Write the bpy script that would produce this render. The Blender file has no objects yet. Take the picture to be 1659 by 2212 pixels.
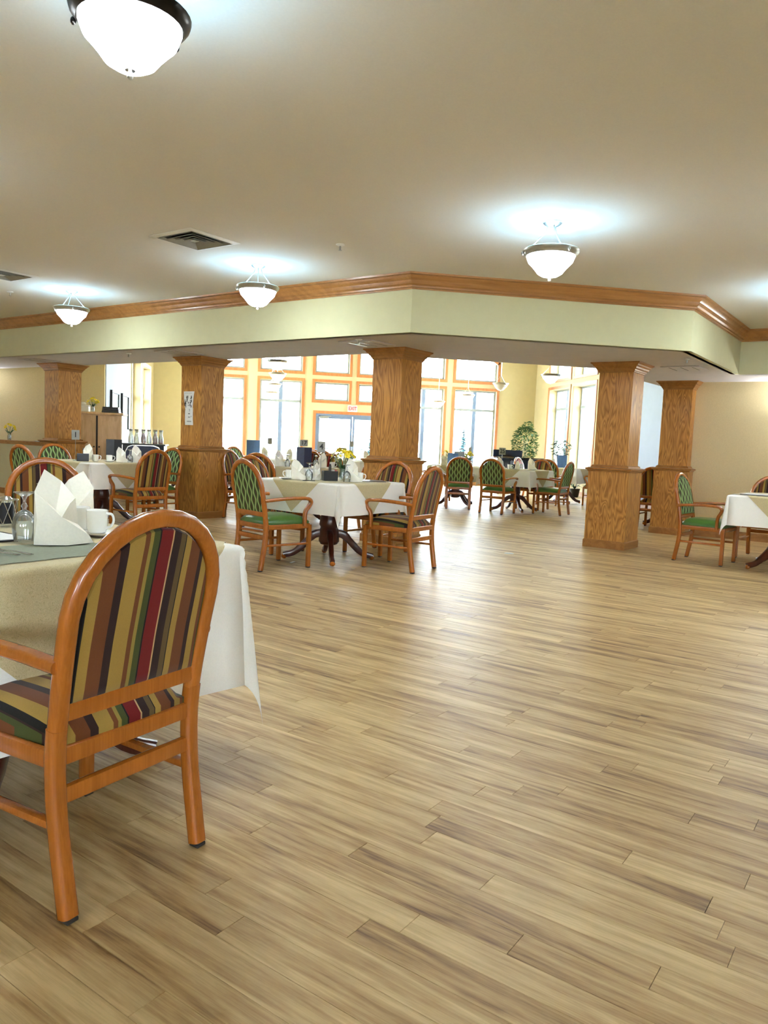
import bpy, math, random
from mathutils import Vector, Matrix
from math import sin, cos, pi, radians, sqrt

# ------------------------------------------------------------------ camera, world, exposure
S = bpy.context.scene
C = S.collection
CAM_H = 1.267
YAW, PITCH, ROLL, FPX = radians(9.599), radians(5.1457), radians(2.4369), 1645.89
cp, sp, cr, sr = cos(PITCH), sin(PITCH), cos(ROLL), sin(ROLL)
F0 = Vector((0, cp, -sp)); U0 = Vector((0, sp, cp)); R0 = Vector((1, 0, 0))
Rr = cr * R0 + sr * U0
Uu = -sr * R0 + cr * U0
Mz = Matrix.Rotation(-YAW, 3, 'Z')
cam = bpy.data.cameras.new('camera')
cam.sensor_fit = 'HORIZONTAL'; cam.sensor_width = 36.0; cam.lens = 36.0 * FPX / 1659.0
cam.clip_start = 0.05; cam.clip_end = 300
camo = bpy.data.objects.new('camera', cam); C.objects.link(camo)
m3 = Matrix((Mz @ Rr, Mz @ Uu, -(Mz @ F0))).transposed()
camo.matrix_world = Matrix.Translation((0, 0, CAM_H)) @ m3.to_4x4()
S.camera = camo

W = bpy.data.worlds.new('overcast_sky'); S.world = W; W.use_nodes = True
bg = W.node_tree.nodes['Background']
bg.inputs[0].default_value = (0.80, 0.90, 1.0, 1); bg.inputs[1].default_value = 8.0
S.view_settings.view_transform = 'Standard'; S.view_settings.look = 'None'
S.view_settings.exposure = 2.74; S.view_settings.gamma = 1.0
S.view_settings.use_curve_mapping = False
try:
    S.cycles.use_denoising = True
    S.cycles.use_light_tree = False; S.cycles.max_bounces = 4; S.cycles.diffuse_bounces = 3; S.cycles.glossy_bounces = 2; S.cycles.transmission_bounces = 2
    S.cycles.transparent_max_bounces = 8; S.cycles.sample_clamp_indirect = 6
    S.cycles.use_adaptive_sampling = False
    S.cycles.caustics_reflective = False; S.cycles.caustics_refractive = False
except Exception:
    pass
rng = random.Random(7)
LAMP_W = 3.0      # watts of the bulbs in a bowl lamp
BOWL_E = 10.0       # glow of the bowl glass

# ------------------------------------------------------------------ helpers
def lin(r, g, b):
    f = lambda c: ((c / 255 + 0.055) / 1.055) ** 2.4 if c > 10 else c / 255 / 12.92
    return (f(r), f(g), f(b), 1)

class MB:
    def __init__(s): s.v = []; s.f = []
    def add(s, vs, fs):
        o = len(s.v); s.v += [tuple(p) for p in vs]; s.f += [tuple(i + o for i in q) for q in fs]; return s
    def box(s, c, size, rz=0.0, rx=0.0, ry=0.0):
        x, y, z = [d / 2 for d in size]
        M = Matrix.Rotation(rz, 3, 'Z') @ Matrix.Rotation(ry, 3, 'Y') @ Matrix.Rotation(rx, 3, 'X')
        c = Vector(c)
        vs = [c + M @ Vector((a * x, b * y, d * z)) for d in (-1, 1) for a, b in ((-1, -1), (1, -1), (1, 1), (-1, 1))]
        return s.add(vs, [(3, 2, 1, 0), (4, 5, 6, 7), (0, 1, 5, 4), (1, 2, 6, 5), (2, 3, 7, 6), (3, 0, 4, 7)])
    def bx(s, x0, x1, y0, y1, z0, z1):
        return s.box(((x0 + x1) / 2, (y0 + y1) / 2, (z0 + z1) / 2), (x1 - x0, y1 - y0, z1 - z0))
    def cbox(s, c, size, ch=0.004, rz=0.0):           # chamfered box
        x, y, z = [d / 2 for d in size]; ch = min(ch, x * .9, y * .9, z * .9)
        M = Matrix.Rotation(rz, 3, 'Z'); c = Vector(c); vs = []; idx = {}
        for a in (-1, 1):
            for b in (-1, 1):
                for d in (-1, 1):
                    for k in range(3):
                        p = [a * x, b * y, d * z]
                        for j in range(3):
                            if j != k: p[j] -= (a, b, d)[j] * ch
                        idx[(a, b, d, k)] = len(vs); vs.append(c + M @ Vector(p))
        fs = []
        for k in range(3):
            for sg in (-1, 1):
                q = []
                for (u, w) in ((-1, -1), (1, -1), (1, 1), (-1, 1)):
                    t = [0, 0, 0]; t[k] = sg; t[(k + 1) % 3] = u; t[(k + 2) % 3] = w
                    q.append(idx[(t[0], t[1], t[2], k)])
                fs.append(q if sg > 0 else q[::-1])
        for k in range(3):
            i, j = (k + 1) % 3, (k + 2) % 3
            for u in (-1, 1):
                for w in (-1, 1):
                    t0 = [0] * 3; t1 = [0] * 3; t0[i] = t1[i] = u; t0[j] = t1[j] = w; t0[k] = -1; t1[k] = 1
                    q = [idx[(*t0, i)], idx[(*t1, i)], idx[(*t1, j)], idx[(*t0, j)]]
                    fs.append(q if u * w > 0 else q[::-1])
        for a in (-1, 1):
            for b in (-1, 1):
                for d in (-1, 1):
                    q = [idx[(a, b, d, k)] for k in range(3)]
                    fs.append(q if a * b * d > 0 else q[::-1])
        return s.add(vs, fs)
    def lathe(s, prof, seg=20, c=(0, 0, 0), cap=True):
        c = Vector(c); vs = []; fs = []; n = len(prof)
        for r, z in prof:
            for k in range(seg):
                a = 2 * pi * k / seg; vs.append(c + Vector((r * cos(a), r * sin(a), z)))
        for i in range(n - 1):
            for k in range(seg):
                k2 = (k + 1) % seg
                fs.append((i * seg + k, i * seg + k2, (i + 1) * seg + k2, (i + 1) * seg + k))
        if cap:
            fs.append(tuple(range(seg))[::-1]); fs.append(tuple((n - 1) * seg + k for k in range(seg)))
        return s.add(vs, fs)
    def sweep(s, path, sec, ref=(0, 1, 0), scale=None, closed=False, cap=True):
        P = [Vector(p) for p in path]; n = len(P); m = len(sec); vs = []; fs = []
        for i, p in enumerate(P):
            if closed: t = P[(i + 1) % n] - P[i - 1]
            else: t = P[min(i + 1, n - 1)] - P[max(i - 1, 0)]
            t.normalize()
            r = Vector(ref[i]) if isinstance(ref, list) else Vector(ref)
            n1 = t.cross(r)
            if n1.length < 1e-6: n1 = t.cross(Vector((1, 0, 0.01)))
            n1.normalize(); n2 = n1.cross(t)
            k = scale[i] if scale else 1.0
            for a, b in sec: vs.append(p + n1 * a * k + n2 * b * k)
        L = n if closed else n - 1
        for i in range(L):
            i2 = (i + 1) % n
            for k in range(m):
                k2 = (k + 1) % m
                fs.append((i * m + k, i * m + k2, i2 * m + k2, i2 * m + k))
        if cap and not closed:
            fs.append(tuple(range(m))[::-1]); fs.append(tuple((n - 1) * m + k for k in range(m)))
        return s.add(vs, fs)
    def tube(s, path, r, seg=8, ref=(0, 0, 1), scale=None, closed=False):
        sec = [(r * cos(2 * pi * k / seg), r * sin(2 * pi * k / seg)) for k in range(seg)]
        return s.sweep(path, sec, ref, scale, closed)
    def prism(s, poly, z0, z1):
        n = len(poly)
        vs = [(x, y, z0) for x, y in poly] + [(x, y, z1) for x, y in poly]
        fs = [tuple(range(n))[::-1], tuple(range(n, 2 * n))] + [(i, (i + 1) % n, n + (i + 1) % n, n + i) for i in range(n)]
        return s.add(vs, fs)
    def sphere(s, c, r, seg=10, rings=6, sz=1.0):
        prof = [(max(r * sin(pi * i / rings), 1e-4), -r * sz * cos(pi * i / rings)) for i in range(rings + 1)]
        return s.lathe(prof, seg, c)
    def mesh(s, name, mat, smooth=35):
        me = bpy.data.meshes.new(name); me.from_pydata(s.v, [], s.f); me.update()
        if mat: me.materials.append(mat)
        if smooth:
            me.shade_smooth(); me.set_sharp_from_angle(angle=radians(smooth))
        return me
    def build(s, name, mat, parent=None, smooth=35, loc=None, rz=0):
        return obj(name, s.mesh(name, mat, smooth), parent, loc, rz)

def obj(name, me, parent=None, loc=None, rz=0):
    o = bpy.data.objects.new(name, me); C.objects.link(o)
    if parent: o.parent = parent
    if loc: o.location = loc
    if rz: o.rotation_euler = (0, 0, rz)
    return o
def empty(name, loc=(0, 0, 0), rz=0, parent=None):
    o = bpy.data.objects.new(name, None); o.empty_display_size = 0.1; C.objects.link(o)
    o.location = loc; o.rotation_euler = (0, 0, rz)
    if parent: o.parent = parent
    return o
def tag(o, label, cat, group=None):
    o['label'] = label; o['category'] = cat
    if group: o['group'] = group
    return o
def struct(o, label=None):
    o['kind'] = 'structure'
    if label: o['label'] = label
    return o
def copy_tree(o, parent=None):
    c = o.copy(); C.objects.link(c)
    if parent: c.parent = parent
    for ch in list(o.children): copy_tree(ch, c)
    return c
def rrect(w, h, r, n=3):
    out = []
    for (sx, sy, a0) in ((1, 1, 0), (-1, 1, pi / 2), (-1, -1, pi), (1, -1, 3 * pi / 2)):
        for k in range(n):
            a = a0 + pi / 2 * k / (n - 1)
            out.append((sx * (w / 2 - r) + r * cos(a), sy * (h / 2 - r) + r * sin(a)))
    return out
def spline(pts, n=6):
    P = [Vector(p) for p in pts]; P = [2 * P[0] - P[1]] + P + [2 * P[-1] - P[-2]]; out = []
    for i in range(1, len(P) - 2):
        p0, p1, p2, p3 = P[i - 1:i + 3]
        for k in range(n):
            t = k / n
            out.append(0.5 * ((2 * p1) + (p2 - p0) * t + (2 * p0 - 5 * p1 + 4 * p2 - p3) * t * t + (3 * p1 - p0 - 3 * p2 + p3) * t ** 3))
    out.append(P[-2]); return out
def text_mesh(txt, size, mat, depth=0.001):
    cu = bpy.data.curves.new('lettering', 'FONT'); cu.body = txt; cu.size = size; cu.align_x = 'CENTER'; cu.align_y = 'CENTER'
    cu.extrude = depth; cu.resolution_u = 3; cu.offset = size * 0.012
    o = bpy.data.objects.new('lettering', cu); C.objects.link(o)
    dg = bpy.context.evaluated_depsgraph_get(); me = bpy.data.meshes.new_from_object(o.evaluated_get(dg))
    bpy.data.objects.remove(o); me.materials.clear(); me.materials.append(mat); return me

# ------------------------------------------------------------------ materials
class NT:
    def __init__(s, name):
        s.m = bpy.data.materials.new(name); s.m.use_nodes = True; s.t = s.m.node_tree; s.n = s.t.nodes
        s.b = s.n['Principled BSDF']
    def node(s, typ, **kw):
        nd = s.n.new(typ)
        for k, v in kw.items():
            if k.startswith('i_'): nd.inputs[k[2:].replace('_', ' ')].default_value = v
            elif isinstance(k, str): setattr(nd, k, v)
        return nd
    def link(s, a, b): s.t.links.new(a, b)
    def math(s, op, a, b=None, c=None):
        nd = s.n.new('ShaderNodeMath'); nd.operation = op
        for i, x in enumerate((a, b, c)):
            if x is None: continue
            if isinstance(x, (int, float)): nd.inputs[i].default_value = x
            else: s.link(x, nd.inputs[i])
        return nd.outputs[0]
    def ramp(s, fac, stops, interp='LINEAR'):
        nd = s.n.new('ShaderNodeValToRGB'); cr = nd.color_ramp; cr.interpolation = interp
        while len(cr.elements) < len(stops): cr.elements.new(0.5)
        for e, (p, col) in zip(cr.elements, stops): e.position = p; e.color = col
        if not isinstance(fac, (int, float)): s.link(fac, nd.inputs[0])
        return nd.outputs[0]
    def mix(s, fac, a, b, typ='MIX'):
        nd = s.n.new('ShaderNodeMix'); nd.data_type = 'RGBA'; nd.blend_type = typ
        for sock, x in ((nd.inputs[0], fac), (nd.inputs[6], a), (nd.inputs[7], b)):
            if isinstance(x, (int, float, tuple)): sock.default_value = x
            else: s.link(x, sock)
        return nd.outputs[2]
    def coords(s, kind='Object', scale=(1, 1, 1)):
        tc = s.n.new('ShaderNodeTexCoord'); mp = s.n.new('ShaderNodeMapping'); mp.inputs['Scale'].default_value = scale
        s.link(tc.outputs[kind], mp.inputs[0]); return mp.outputs[0]
    def noise(s, vec, scale, detail=3, rough=.5, dist=0.0):
        nd = s.n.new('ShaderNodeTexNoise'); nd.inputs['Scale'].default_value = scale; nd.inputs['Detail'].default_value = detail
        nd.inputs['Roughness'].default_value = rough; nd.inputs['Distortion'].default_value = dist
        if vec is not None: s.link(vec, nd.inputs['Vector'])
        return nd.outputs[0]
    def bump(s, h, strength=.2, dist=.002):
        nd = s.n.new('ShaderNodeBump'); nd.inputs['Strength'].default_value = strength; nd.inputs['Distance'].default_value = dist
        s.link(h, nd.inputs['Height']); s.link(nd.outputs[0], s.b.inputs['Normal'])

def plain(name, col, rough=.5, metal=0, var=.06, nscale=20, spec=.5, bump=0):
    t = NT(name); v = t.coords()
    n = t.noise(v, nscale, 1)
    c1 = tuple(c * (1 - var) for c in col[:3]) + (1,); c2 = tuple(min(1, c * (1 + var)) for c in col[:3]) + (1,)
    t.link(t.ramp(n, [(.3, c1), (.7, c2)]), t.b.inputs['Base Color'])
    t.b.inputs['Roughness'].default_value = rough; t.b.inputs['Metallic'].default_value = metal
    t.b.inputs['Specular IOR Level'].default_value = spec
    if bump and nscale >= 100: t.bump(t.noise(v, nscale * 4, 1), bump, .001)
    return t.m
def wood(name, dark, light, grain=(60, 60, 4), ring=9, rough=.35, coat=0.0, amount=1.0, axis='Z'):
    t = NT(name)
    sc = {'Z': (6, 6, .9), 'X': (.6, 6, 6), 'Y': (6, .6, 6)}[axis]
    v = t.coords('Object', sc)
    oi = t.n.new('ShaderNodeObjectInfo')
    add = t.n.new('ShaderNodeVectorMath'); add.operation = 'ADD'; t.link(v, add.inputs[0])
    cmb = t.n.new('ShaderNodeCombineXYZ'); r20 = t.math('MULTIPLY', oi.outputs['Random'], 20.0)
    for i in range(3): t.link(r20, cmb.inputs[i])
    t.link(cmb.outputs[0], add.inputs[1]); v = add.outputs[0]
    n = t.noise(v, 1.1, 2, .5, .6)
    rings = t.math('PINGPONG', t.math('MULTIPLY', n, ring * 2.0), 1.0)
    fine = t.noise(t.coords('Object', {'Z': (90, 90, 3), 'X': (3, 90, 90), 'Y': (90, 3, 90)}[axis]), 1.5, 2, .7)
    h = t.math('ADD', t.math('MULTIPLY', rings, .62 * amount), t.math('MULTIPLY', fine, .45))
    mid = tuple((a + b) / 2 for a, b in zip(dark, light))
    t.link(t.ramp(h, [(.12, dark), (.42, mid), (.75, light)]), t.b.inputs['Base Color'])
    t.b.inputs['Roughness'].default_value = rough; t.b.inputs['Coat Weight'].default_value = coat
    t.b.inputs['Coat Roughness'].default_value = .15
    return t.m

M = {}
M['oak'] = wood('column_oak', lin(138, 82, 26), lin(212, 152, 74), ring=15, rough=.42, coat=.12, amount=.75)
M['oak_x'] = wood('moulding_oak', lin(136, 86, 38), lin(196, 140, 76), ring=3, rough=.4, coat=.15, axis='X', amount=.3)
M['chair_wood'] = wood('chair_beech', lin(152, 82, 22), lin(202, 120, 44), ring=2, rough=.26, coat=.5, amount=.35)
M['dark_wood'] = wood('table_mahogany', lin(58, 24, 14), lin(98, 46, 26), ring=3, rough=.3, coat=.4, amount=.4)
M['trim_wood'] = wood('casing_wood', lin(184, 112, 66), lin(206, 136, 86), ring=4, rough=.5, amount=.5)
M['pine'] = wood('limed_pine', lin(196, 160, 118), lin(232, 202, 164), ring=3, rough=.55, amount=.5)
M['ceiling'] = plain('ceiling_paint', lin(222, 219, 208), .95, var=.015, nscale=90, spec=.1, bump=.25)
M['soffit_face'] = plain('soffit_cream_paint', lin(202, 199, 161), .9, var=.015, nscale=8, spec=.15)
M['soffit_under'] = plain('soffit_underside_paint', lin(208, 204, 206), .9, var=.02, nscale=6, spec=.15)
M['wall_tan'] = plain('tan_wallpaper', lin(222, 204, 160), .9, var=.03, nscale=60, spec=.15, bump=.2)
M['wall_cream'] = plain('cream_paint', lin(208, 194, 156), .9, var=.02, nscale=6, spec=.15)
M['wall_daylit'] = plain('daylit_cream_paint', lin(176, 184, 198), .85, var=.015, nscale=6, spec=.2)  # cream wall paint with bluish window light put into its colour
M['pony'] = plain('sage_wallpaper', lin(196, 194, 164), .9, var=.03, nscale=60, spec=.15, bump=.2)
M['white'] = plain('white_enamel', lin(235, 236, 232), .4, var=.015)
M['frame'] = plain('window_frame_paint', lin(158, 166, 170), .5, var=.02)
M['alu'] = plain('grey_aluminium', lin(128, 148, 178), .4, .3, var=.03)
M['bronze'] = plain('oil_rubbed_bronze', lin(46, 44, 42), .3, .9, var=.1)
M['nickel'] = plain('brushed_nickel', lin(178, 180, 176), .32, .9, var=.06)
M['chrome'] = plain('polished_steel', lin(205, 205, 205), .15, 1.0, var=.03)
M['black'] = plain('black_plastic', lin(24, 24, 28), .35, var=.2)
M['navy'] = plain('navy_leatherette', lin(22, 30, 62), .4, var=.15)
M['blue_card'] = plain('blue_menu_card', lin(92, 130, 190), .5, var=.05)
M['grey_card'] = plain('grey_menu_card', lin(150, 158, 176), .5, var=.05)
M['piano'] = plain('piano_lacquer', lin(14, 20, 30), .08, var=.2)
M['linen'] = plain('white_linen', lin(240, 238, 230), .85, var=.02, nscale=200, spec=.2, bump=.15)
M['napkin'] = plain('ivory_napkin', lin(244, 240, 226), .85, var=.02, nscale=120, spec=.2, bump=.2)
M['china'] = plain('white_china', lin(246, 246, 240), .12, var=.01)
M['mat_grey'] = plain('sage_placemat', lin(140, 146, 126), .8, var=.05, nscale=80, bump=.2)
M['green_vinyl'] = plain('green_vinyl', lin(74, 112, 44), .28, var=.05, nscale=6)
M['plain_red'] = plain('rust_fabric', lin(176, 104, 84), .8, var=.06, nscale=60)
M['glide'] = plain('felt_glide', lin(40, 34, 30), .6)
M['paper'] = plain('white_paper', lin(232, 232, 228), .7, var=.01)
M['print'] = plain('black_print', lin(18, 18, 20), .6, var=.1)
M['plate_grey'] = plain('number_plate', lin(150, 150, 142), .45, var=.04)
M['red_print'] = plain('red_letters', lin(180, 6, 24), .5, var=.02)
M['pinkish'] = plain('sweetener_packets', lin(205, 110, 120), .6, var=.1)
M['leaf'] = plain('ficus_leaf', lin(30, 84, 34), .45, var=.3, nscale=6)
M['leaf_dark'] = plain('dark_leaf', lin(38, 74, 50), .45, var=.3, nscale=6)
M['stem'] = plain('green_stem', lin(70, 110, 60), .5, var=.1)
M['bark'] = plain('pale_bark', lin(170, 160, 130), .8, var=.15)
M['petal'] = plain('yellow_petal', lin(238, 212, 40), .6, var=.08, nscale=40)
M['petal_white'] = plain('white_petal', lin(240, 238, 220), .6, var=.04)
M['juice_red'] = plain('cranberry_juice', lin(150, 14, 30), .15, var=.1)
M['juice_pink'] = plain('pink_lemonade', lin(232, 130, 130), .15, var=.05)
M['terracotta'] = plain('charcoal_planter', lin(60, 68, 80), .6, var=.1)
M['snow'] = plain('pale_lawn', lin(215, 222, 205), .95, var=.05, nscale=.5)
M['fence_red'] = plain('red_fence_paint', lin(120, 44, 48), .8, var=.06)
M['teal_glass'] = plain('teal_house_glass', lin(5, 45, 55), .5, var=.06)
M['siding'] = plain('white_siding', lin(228, 236, 238), .8, var=.03)
M['spruce'] = plain('blue_spruce', lin(12, 54, 60), .8, var=.25, nscale=3)
M['twig'] = plain('bare_twig', lin(26, 34, 44), .8, var=.1)

def glass(name, tint=(1, 1, 1, 1), gloss=.12, rough=.02, body=0.0):
    t = NT(name); out = t.n['Material Output']; t.n.remove(t.b)
    tr = t.n.new('ShaderNodeBsdfTransparent'); tr.inputs[0].default_value = tint
    gl = t.n.new('ShaderNodeBsdfGlossy'); gl.inputs['Roughness'].default_value = rough
    fr = t.n.new('ShaderNodeFresnel'); fr.inputs[0].default_value = 1.45
    mx = t.n.new('ShaderNodeMixShader')
    t.link(t.math('ADD', t.math('MULTIPLY', fr.outputs[0], .75), gloss), mx.inputs[0])
    t.link(tr.outputs[0], mx.inputs[1]); t.link(gl.outputs[0], mx.inputs[2])
    if body:
        df = t.n.new('ShaderNodeBsdfDiffuse'); df.inputs[0].default_value = (.9, .95, .95, 1)
        m2 = t.n.new('ShaderNodeMixShader'); m2.inputs[0].default_value = body
        t.link(mx.outputs[0], m2.inputs[1]); t.link(df.outputs[0], m2.inputs[2]); t.link(m2.outputs[0], out.inputs[0])
    else: t.link(mx.outputs[0], out.inputs[0])
    return t.m
M['pane'] = glass('window_pane', (.97, .985, .985, 1), .0)
M['glassware'] = glass('clear_glassware', (.93, .96, .96, 1), .10, .03, .06)
M['carafe'] = glass('carafe_glass', (.92, .96, .97, 1), .10, .04, .15)
def glow(name, col, e, base=(.9, .9, .9, 1)):
    t = NT(name); t.b.inputs['Base Color'].default_value = base
    t.b.inputs['Emission Color'].default_value = col; t.b.inputs['Emission Strength'].default_value = e
    t.b.inputs['Roughness'].default_value = .3
    try: t.m.cycles.emission_sampling = 'FRONT'
    except Exception: pass
    return t.m
M['bowl'] = glow('lit_alabaster_glass', (.88, .95, 1.0, 1), BOWL_E)
M['bowl_warm'] = glow('lit_warm_glass', (1.0, .86, .6, 1), 1.2)
M['bowl_off'] = plain('unlit_alabaster_glass', lin(214, 214, 208), .35, var=.04)
M['exit_face'] = glow('exit_sign_face', (1, .9, .9, 1), .06, (.42, .38, .38, 1))

def stripes():
    t = NT('striped_upholstery')
    K = lin(18, 14, 14); Y = lin(166, 134, 62); Ru = lin(112, 62, 30); D = lin(46, 26, 24); G = lin(68, 76, 34); Rd = lin(116, 18, 20)
    T = lin(196, 160, 112); O = lin(98, 78, 46); Lo = lin(150, 130, 60)
    seq = [(0, K), (.03, Y), (.10, Ru), (.20, D), (.26, Y), (.37, Ru), (.405, Lo), (.43, G), (.48, K), (.49, Rd), (.585, T), (.595, D), (.66, O), (.70, K), (.71, Y), (.76, Ru), (.85, D), (.885, Y), (.94, Ru), (.965, G), (.99, D)]
    tc = t.n.new('ShaderNodeTexCoord'); sx = t.n.new('ShaderNodeSeparateXYZ'); t.link(tc.outputs['Object'], sx.inputs[0])
    u = t.math('FRACT', t.math('ADD', t.math('DIVIDE', sx.outputs[0], .44), .5))
    c = t.ramp(u, seq, 'CONSTANT')
    w = t.noise(t.coords('Object', (1, 1, 1)), 420, 2)
    c2 = t.mix(t.math('MULTIPLY', w, .5), c, t.mix(1.0, c, (.6, .55, .5, 1), 'MULTIPLY'))
    t.link(c2, t.b.inputs['Base Color']); t.b.inputs['Roughness'].default_value = .85; t.b.inputs['Specular IOR Level'].default_value = .2
    t.b.inputs['Sheen Weight'].default_value = .15
    t.bump(w, .3, .0008); return t.m
M['stripes'] = stripes()
def waves():
    t = NT('wavy_green_upholstery')
    tc = t.n.new('ShaderNodeTexCoord'); sx = t.n.new('ShaderNodeSeparateXYZ'); t.link(tc.outputs['Object'], sx.inputs[0])
    p = t.math('PINGPONG', t.math('ADD', sx.outputs[0], 1.0), .052)
    off = t.math('MULTIPLY', t.math('SINE', t.math('MULTIPLY', sx.outputs[2], 44.0)), .0095)
    d = t.math('ABSOLUTE', t.math('SUBTRACT', t.math('SUBTRACT', p, .026), off))
    c = t.ramp(t.math('MULTIPLY', d, 30.0), [(0, lin(166, 188, 124)), (.29, lin(156, 178, 112)), (.37, lin(74, 104, 60)), (.56, lin(50, 76, 44)), (.70, lin(78, 66, 46))])
    w = t.noise(t.coords(), 380, 2)
    t.link(t.mix(t.math('MULTIPLY', w, .5), c, t.mix(1.0, c, (.6, .6, .55, 1), 'MULTIPLY')), t.b.inputs['Base Color'])
    t.b.inputs['Roughness'].default_value = .8; t.b.inputs['Specular IOR Level'].default_value = .2; t.bump(w, .3, .0008); return t.m
M['waves'] = waves()
def damask():
    t = NT('tan_damask_cloth'); v = t.coords()
    n = t.noise(v, 48, 2, .5, 1.2); l = t.math('PINGPONG', t.math('MULTIPLY', n, 9.0), .5)
    t.link(t.ramp(l, [(0, lin(176, 160, 116)), (.16, lin(198, 182, 138)), (.5, lin(206, 190, 146))]), t.b.inputs['Base Color'])
    t.b.inputs['Roughness'].default_value = .75; t.b.inputs['Sheen Weight'].default_value = .1; t.bump(l, .12, .0006); return t.m
M['damask'] = damask()
def plank():
    t = NT('vinyl_plank')
    geo = t.n.new('ShaderNodeNewGeometry'); oi = t.n.new('ShaderNodeObjectInfo')
    r = t.math('FRACT', t.math('ADD', geo.outputs['Random Per Island'], oi.outputs['Random']))
    r2 = t.math('FRACT', t.math('MULTIPLY', r, 37.7))
    tc = t.n.new('ShaderNodeTexCoord'); cmb = t.n.new('ShaderNodeCombineXYZ')
    t.link(t.math('MULTIPLY', r, 91.0), cmb.inputs[0]); t.link(t.math('MULTIPLY', r2, 53.0), cmb.inputs[1])
    add = t.n.new('ShaderNodeVectorMath'); t.link(tc.outputs['Object'], add.inputs[0]); t.link(cmb.outputs[0], add.inputs[1])
    def mp(sc):
        m = t.n.new('ShaderNodeMapping'); m.inputs['Scale'].default_value = sc; t.link(add.outputs[0], m.inputs[0]); return m.outputs[0]
    broad = t.noise(mp((1.1, 13, 1)), 1.0, 2, .55, .8)
    ring = t.math('PINGPONG', t.math('MULTIPLY', t.noise(mp((.9, 11, 1)), 1.0, 1, .4, .5), 14.0), 1.0)
    fine = t.noise(mp((5, 190, 1)), 1.0, 3, .7)
    streak = t.noise(mp((2.2, 60, 1)), 1.0, 3, .6)
    h = t.math('ADD', t.math('ADD', t.math('ADD', t.math('MULTIPLY', broad, .82), t.math('MULTIPLY', t.noise(mp((7, 34, 1)), 1.0, 3, .65, .4), .30)), t.math('MULTIPLY', ring, .08)), t.math('ADD', t.math('MULTIPLY', fine, .30), t.math('MULTIPLY', streak, .34)))
    h = t.math('ADD', h, t.math('MULTIPLY', t.math('SUBTRACT', r2, .5), .15))
    c = t.ramp(t.math('MULTIPLY', h, .8), [(.44, lin(80, 51, 27)), (.55, lin(126, 92, 53)), (.66, lin(170, 136, 85)), (.92, lin(218, 190, 136))])
    t.link(c, t.b.inputs['Base Color']); t.b.inputs['Roughness'].default_value = .46
    t.b.inputs['Specular IOR Level'].default_value = .45
    return t.m
M['plank'] = plank()
M['joint'] = plain('floor_joint', lin(128, 102, 72), .8)
# ------------------------------------------------------------------ the setting
ZC, ZS, ZH = 3.05, 2.449, 4.75          # main ceiling, soffit, sunroom ceiling
YW, XL, XR = 24.5, -3.2, 9.1            # sunroom walls
FR = [(-7.2, 16.83), (1.563, 8.05), (4.79, 8.05), (6.66, 9.92), (11.2, 5.38)]      # soffit front edge
BK = [(-7.2, 18.75), (-7.19, 18.74), (1.40, 10.28), (4.70, 10.28), (6.9, 12.4)]

# floor: slab + planks
fl = MB(); fl.bx(-7.5, 11.5, -5.5, 25.0, -.12, -.0025)
floor = struct(fl.build('floor', M['joint'], smooth=0))
PW, PL, GAP, CHF = .102, .914, .0003, .0008
def plank_geo(mb, cx, cy, L, Wd):
    x0, x1, y0, y1 = cx - L / 2 + GAP, cx + L / 2 - GAP, cy - Wd / 2 + GAP, cy + Wd / 2 - GAP
    vs = [(x0, y0, -.0022), (x1, y0, -.0022), (x1, y1, -.0022), (x0, y1, -.0022)]
    c = CHF; vs += [(x0 + c, y0 + c, 0), (x1 - c, y0 + c, 0), (x1 - c, y1 - c, 0), (x0 + c, y1 - c, 0)]
    mb.add(vs, [(4, 5, 6, 7), (0, 1, 5, 4), (1, 2, 6, 5), (2, 3, 7, 6), (3, 0, 4, 7)])
A45 = radians(-45); e1 = Vector((cos(A45), sin(A45))); e2 = Vector((-sin(A45), cos(A45)))
cands = []
fwd = Vector((sin(YAW), cos(YAW))); rgt = Vector((cos(YAW), -sin(YAW)))
for j in range(-60, 290):
    q = j * PW
    off = rng.random() * PL
    for i in range(-32, 24):
        pc = i * PL + off
        c = e1 * pc + e2 * q
        if -7.4 < c.x < 11.4 and -5.3 < c.y < 24.9:
            dep = c.dot(fwd); lat = c.dot(rgt)
            vis = dep > 1.2 and abs(lat) < .56 * dep + .45
            cands.append((0 if vis else 1, dep if vis else 99, pc, q))
cands.sort()
one = MB(); plank_geo(one, 0, 0, PL, PW); pm = one.mesh('plank', M['plank'], 0)
for k, (v, dep, pc, q) in enumerate(cands[:300]):
    c = e1 * pc + e2 * q
    obj('plank', pm, floor, (c.x, c.y, 0), A45)
rest = MB()
for (v, dep, pc, q) in cands[300:]: plank_geo(rest, pc, q, PL, PW)
ro = rest.build('plank_field', M['plank'], floor, 0, rz=A45); ro['kind'] = 'stuff'

# main ceiling and soffit
ce = MB(); ce.prism([(-7.2, -5.2), (11.2, -5.2), (11.2, 5.38)] + FR[::-1][1:], ZC, ZC + .15)
struct(ce.build('ceiling', M['ceiling'], smooth=0))
so = MB(); so.prism([(FR[0][0], FR[0][1] + .07), (1.583, 8.10), (4.77, 8.10), (6.66, 9.99), (9.2, 7.45), (11.2, 5.45), (11.2, 7.1), (7.0, 11.3)] + [(6.9, 12.4)] + BK[::-1][1:4] , ZS, ZS + .02)
struct(so.build('ceiling_soffit', M['soffit_under'], smooth=0))
sf = MB()
for a, b in zip(FR[:-1], FR[1:]):
    d = (Vector(b) - Vector(a)).normalized(); n = Vector((-d.y, d.x)) * .10
    sf.prism([a, b, (b[0] + n.x, b[1] + n.y), (a[0] + n.x, a[1] + n.y)], ZS, ZC + .1)
struct(sf.build('wall_soffit', M['soffit_face'], smooth=0))
hb = MB()
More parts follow.
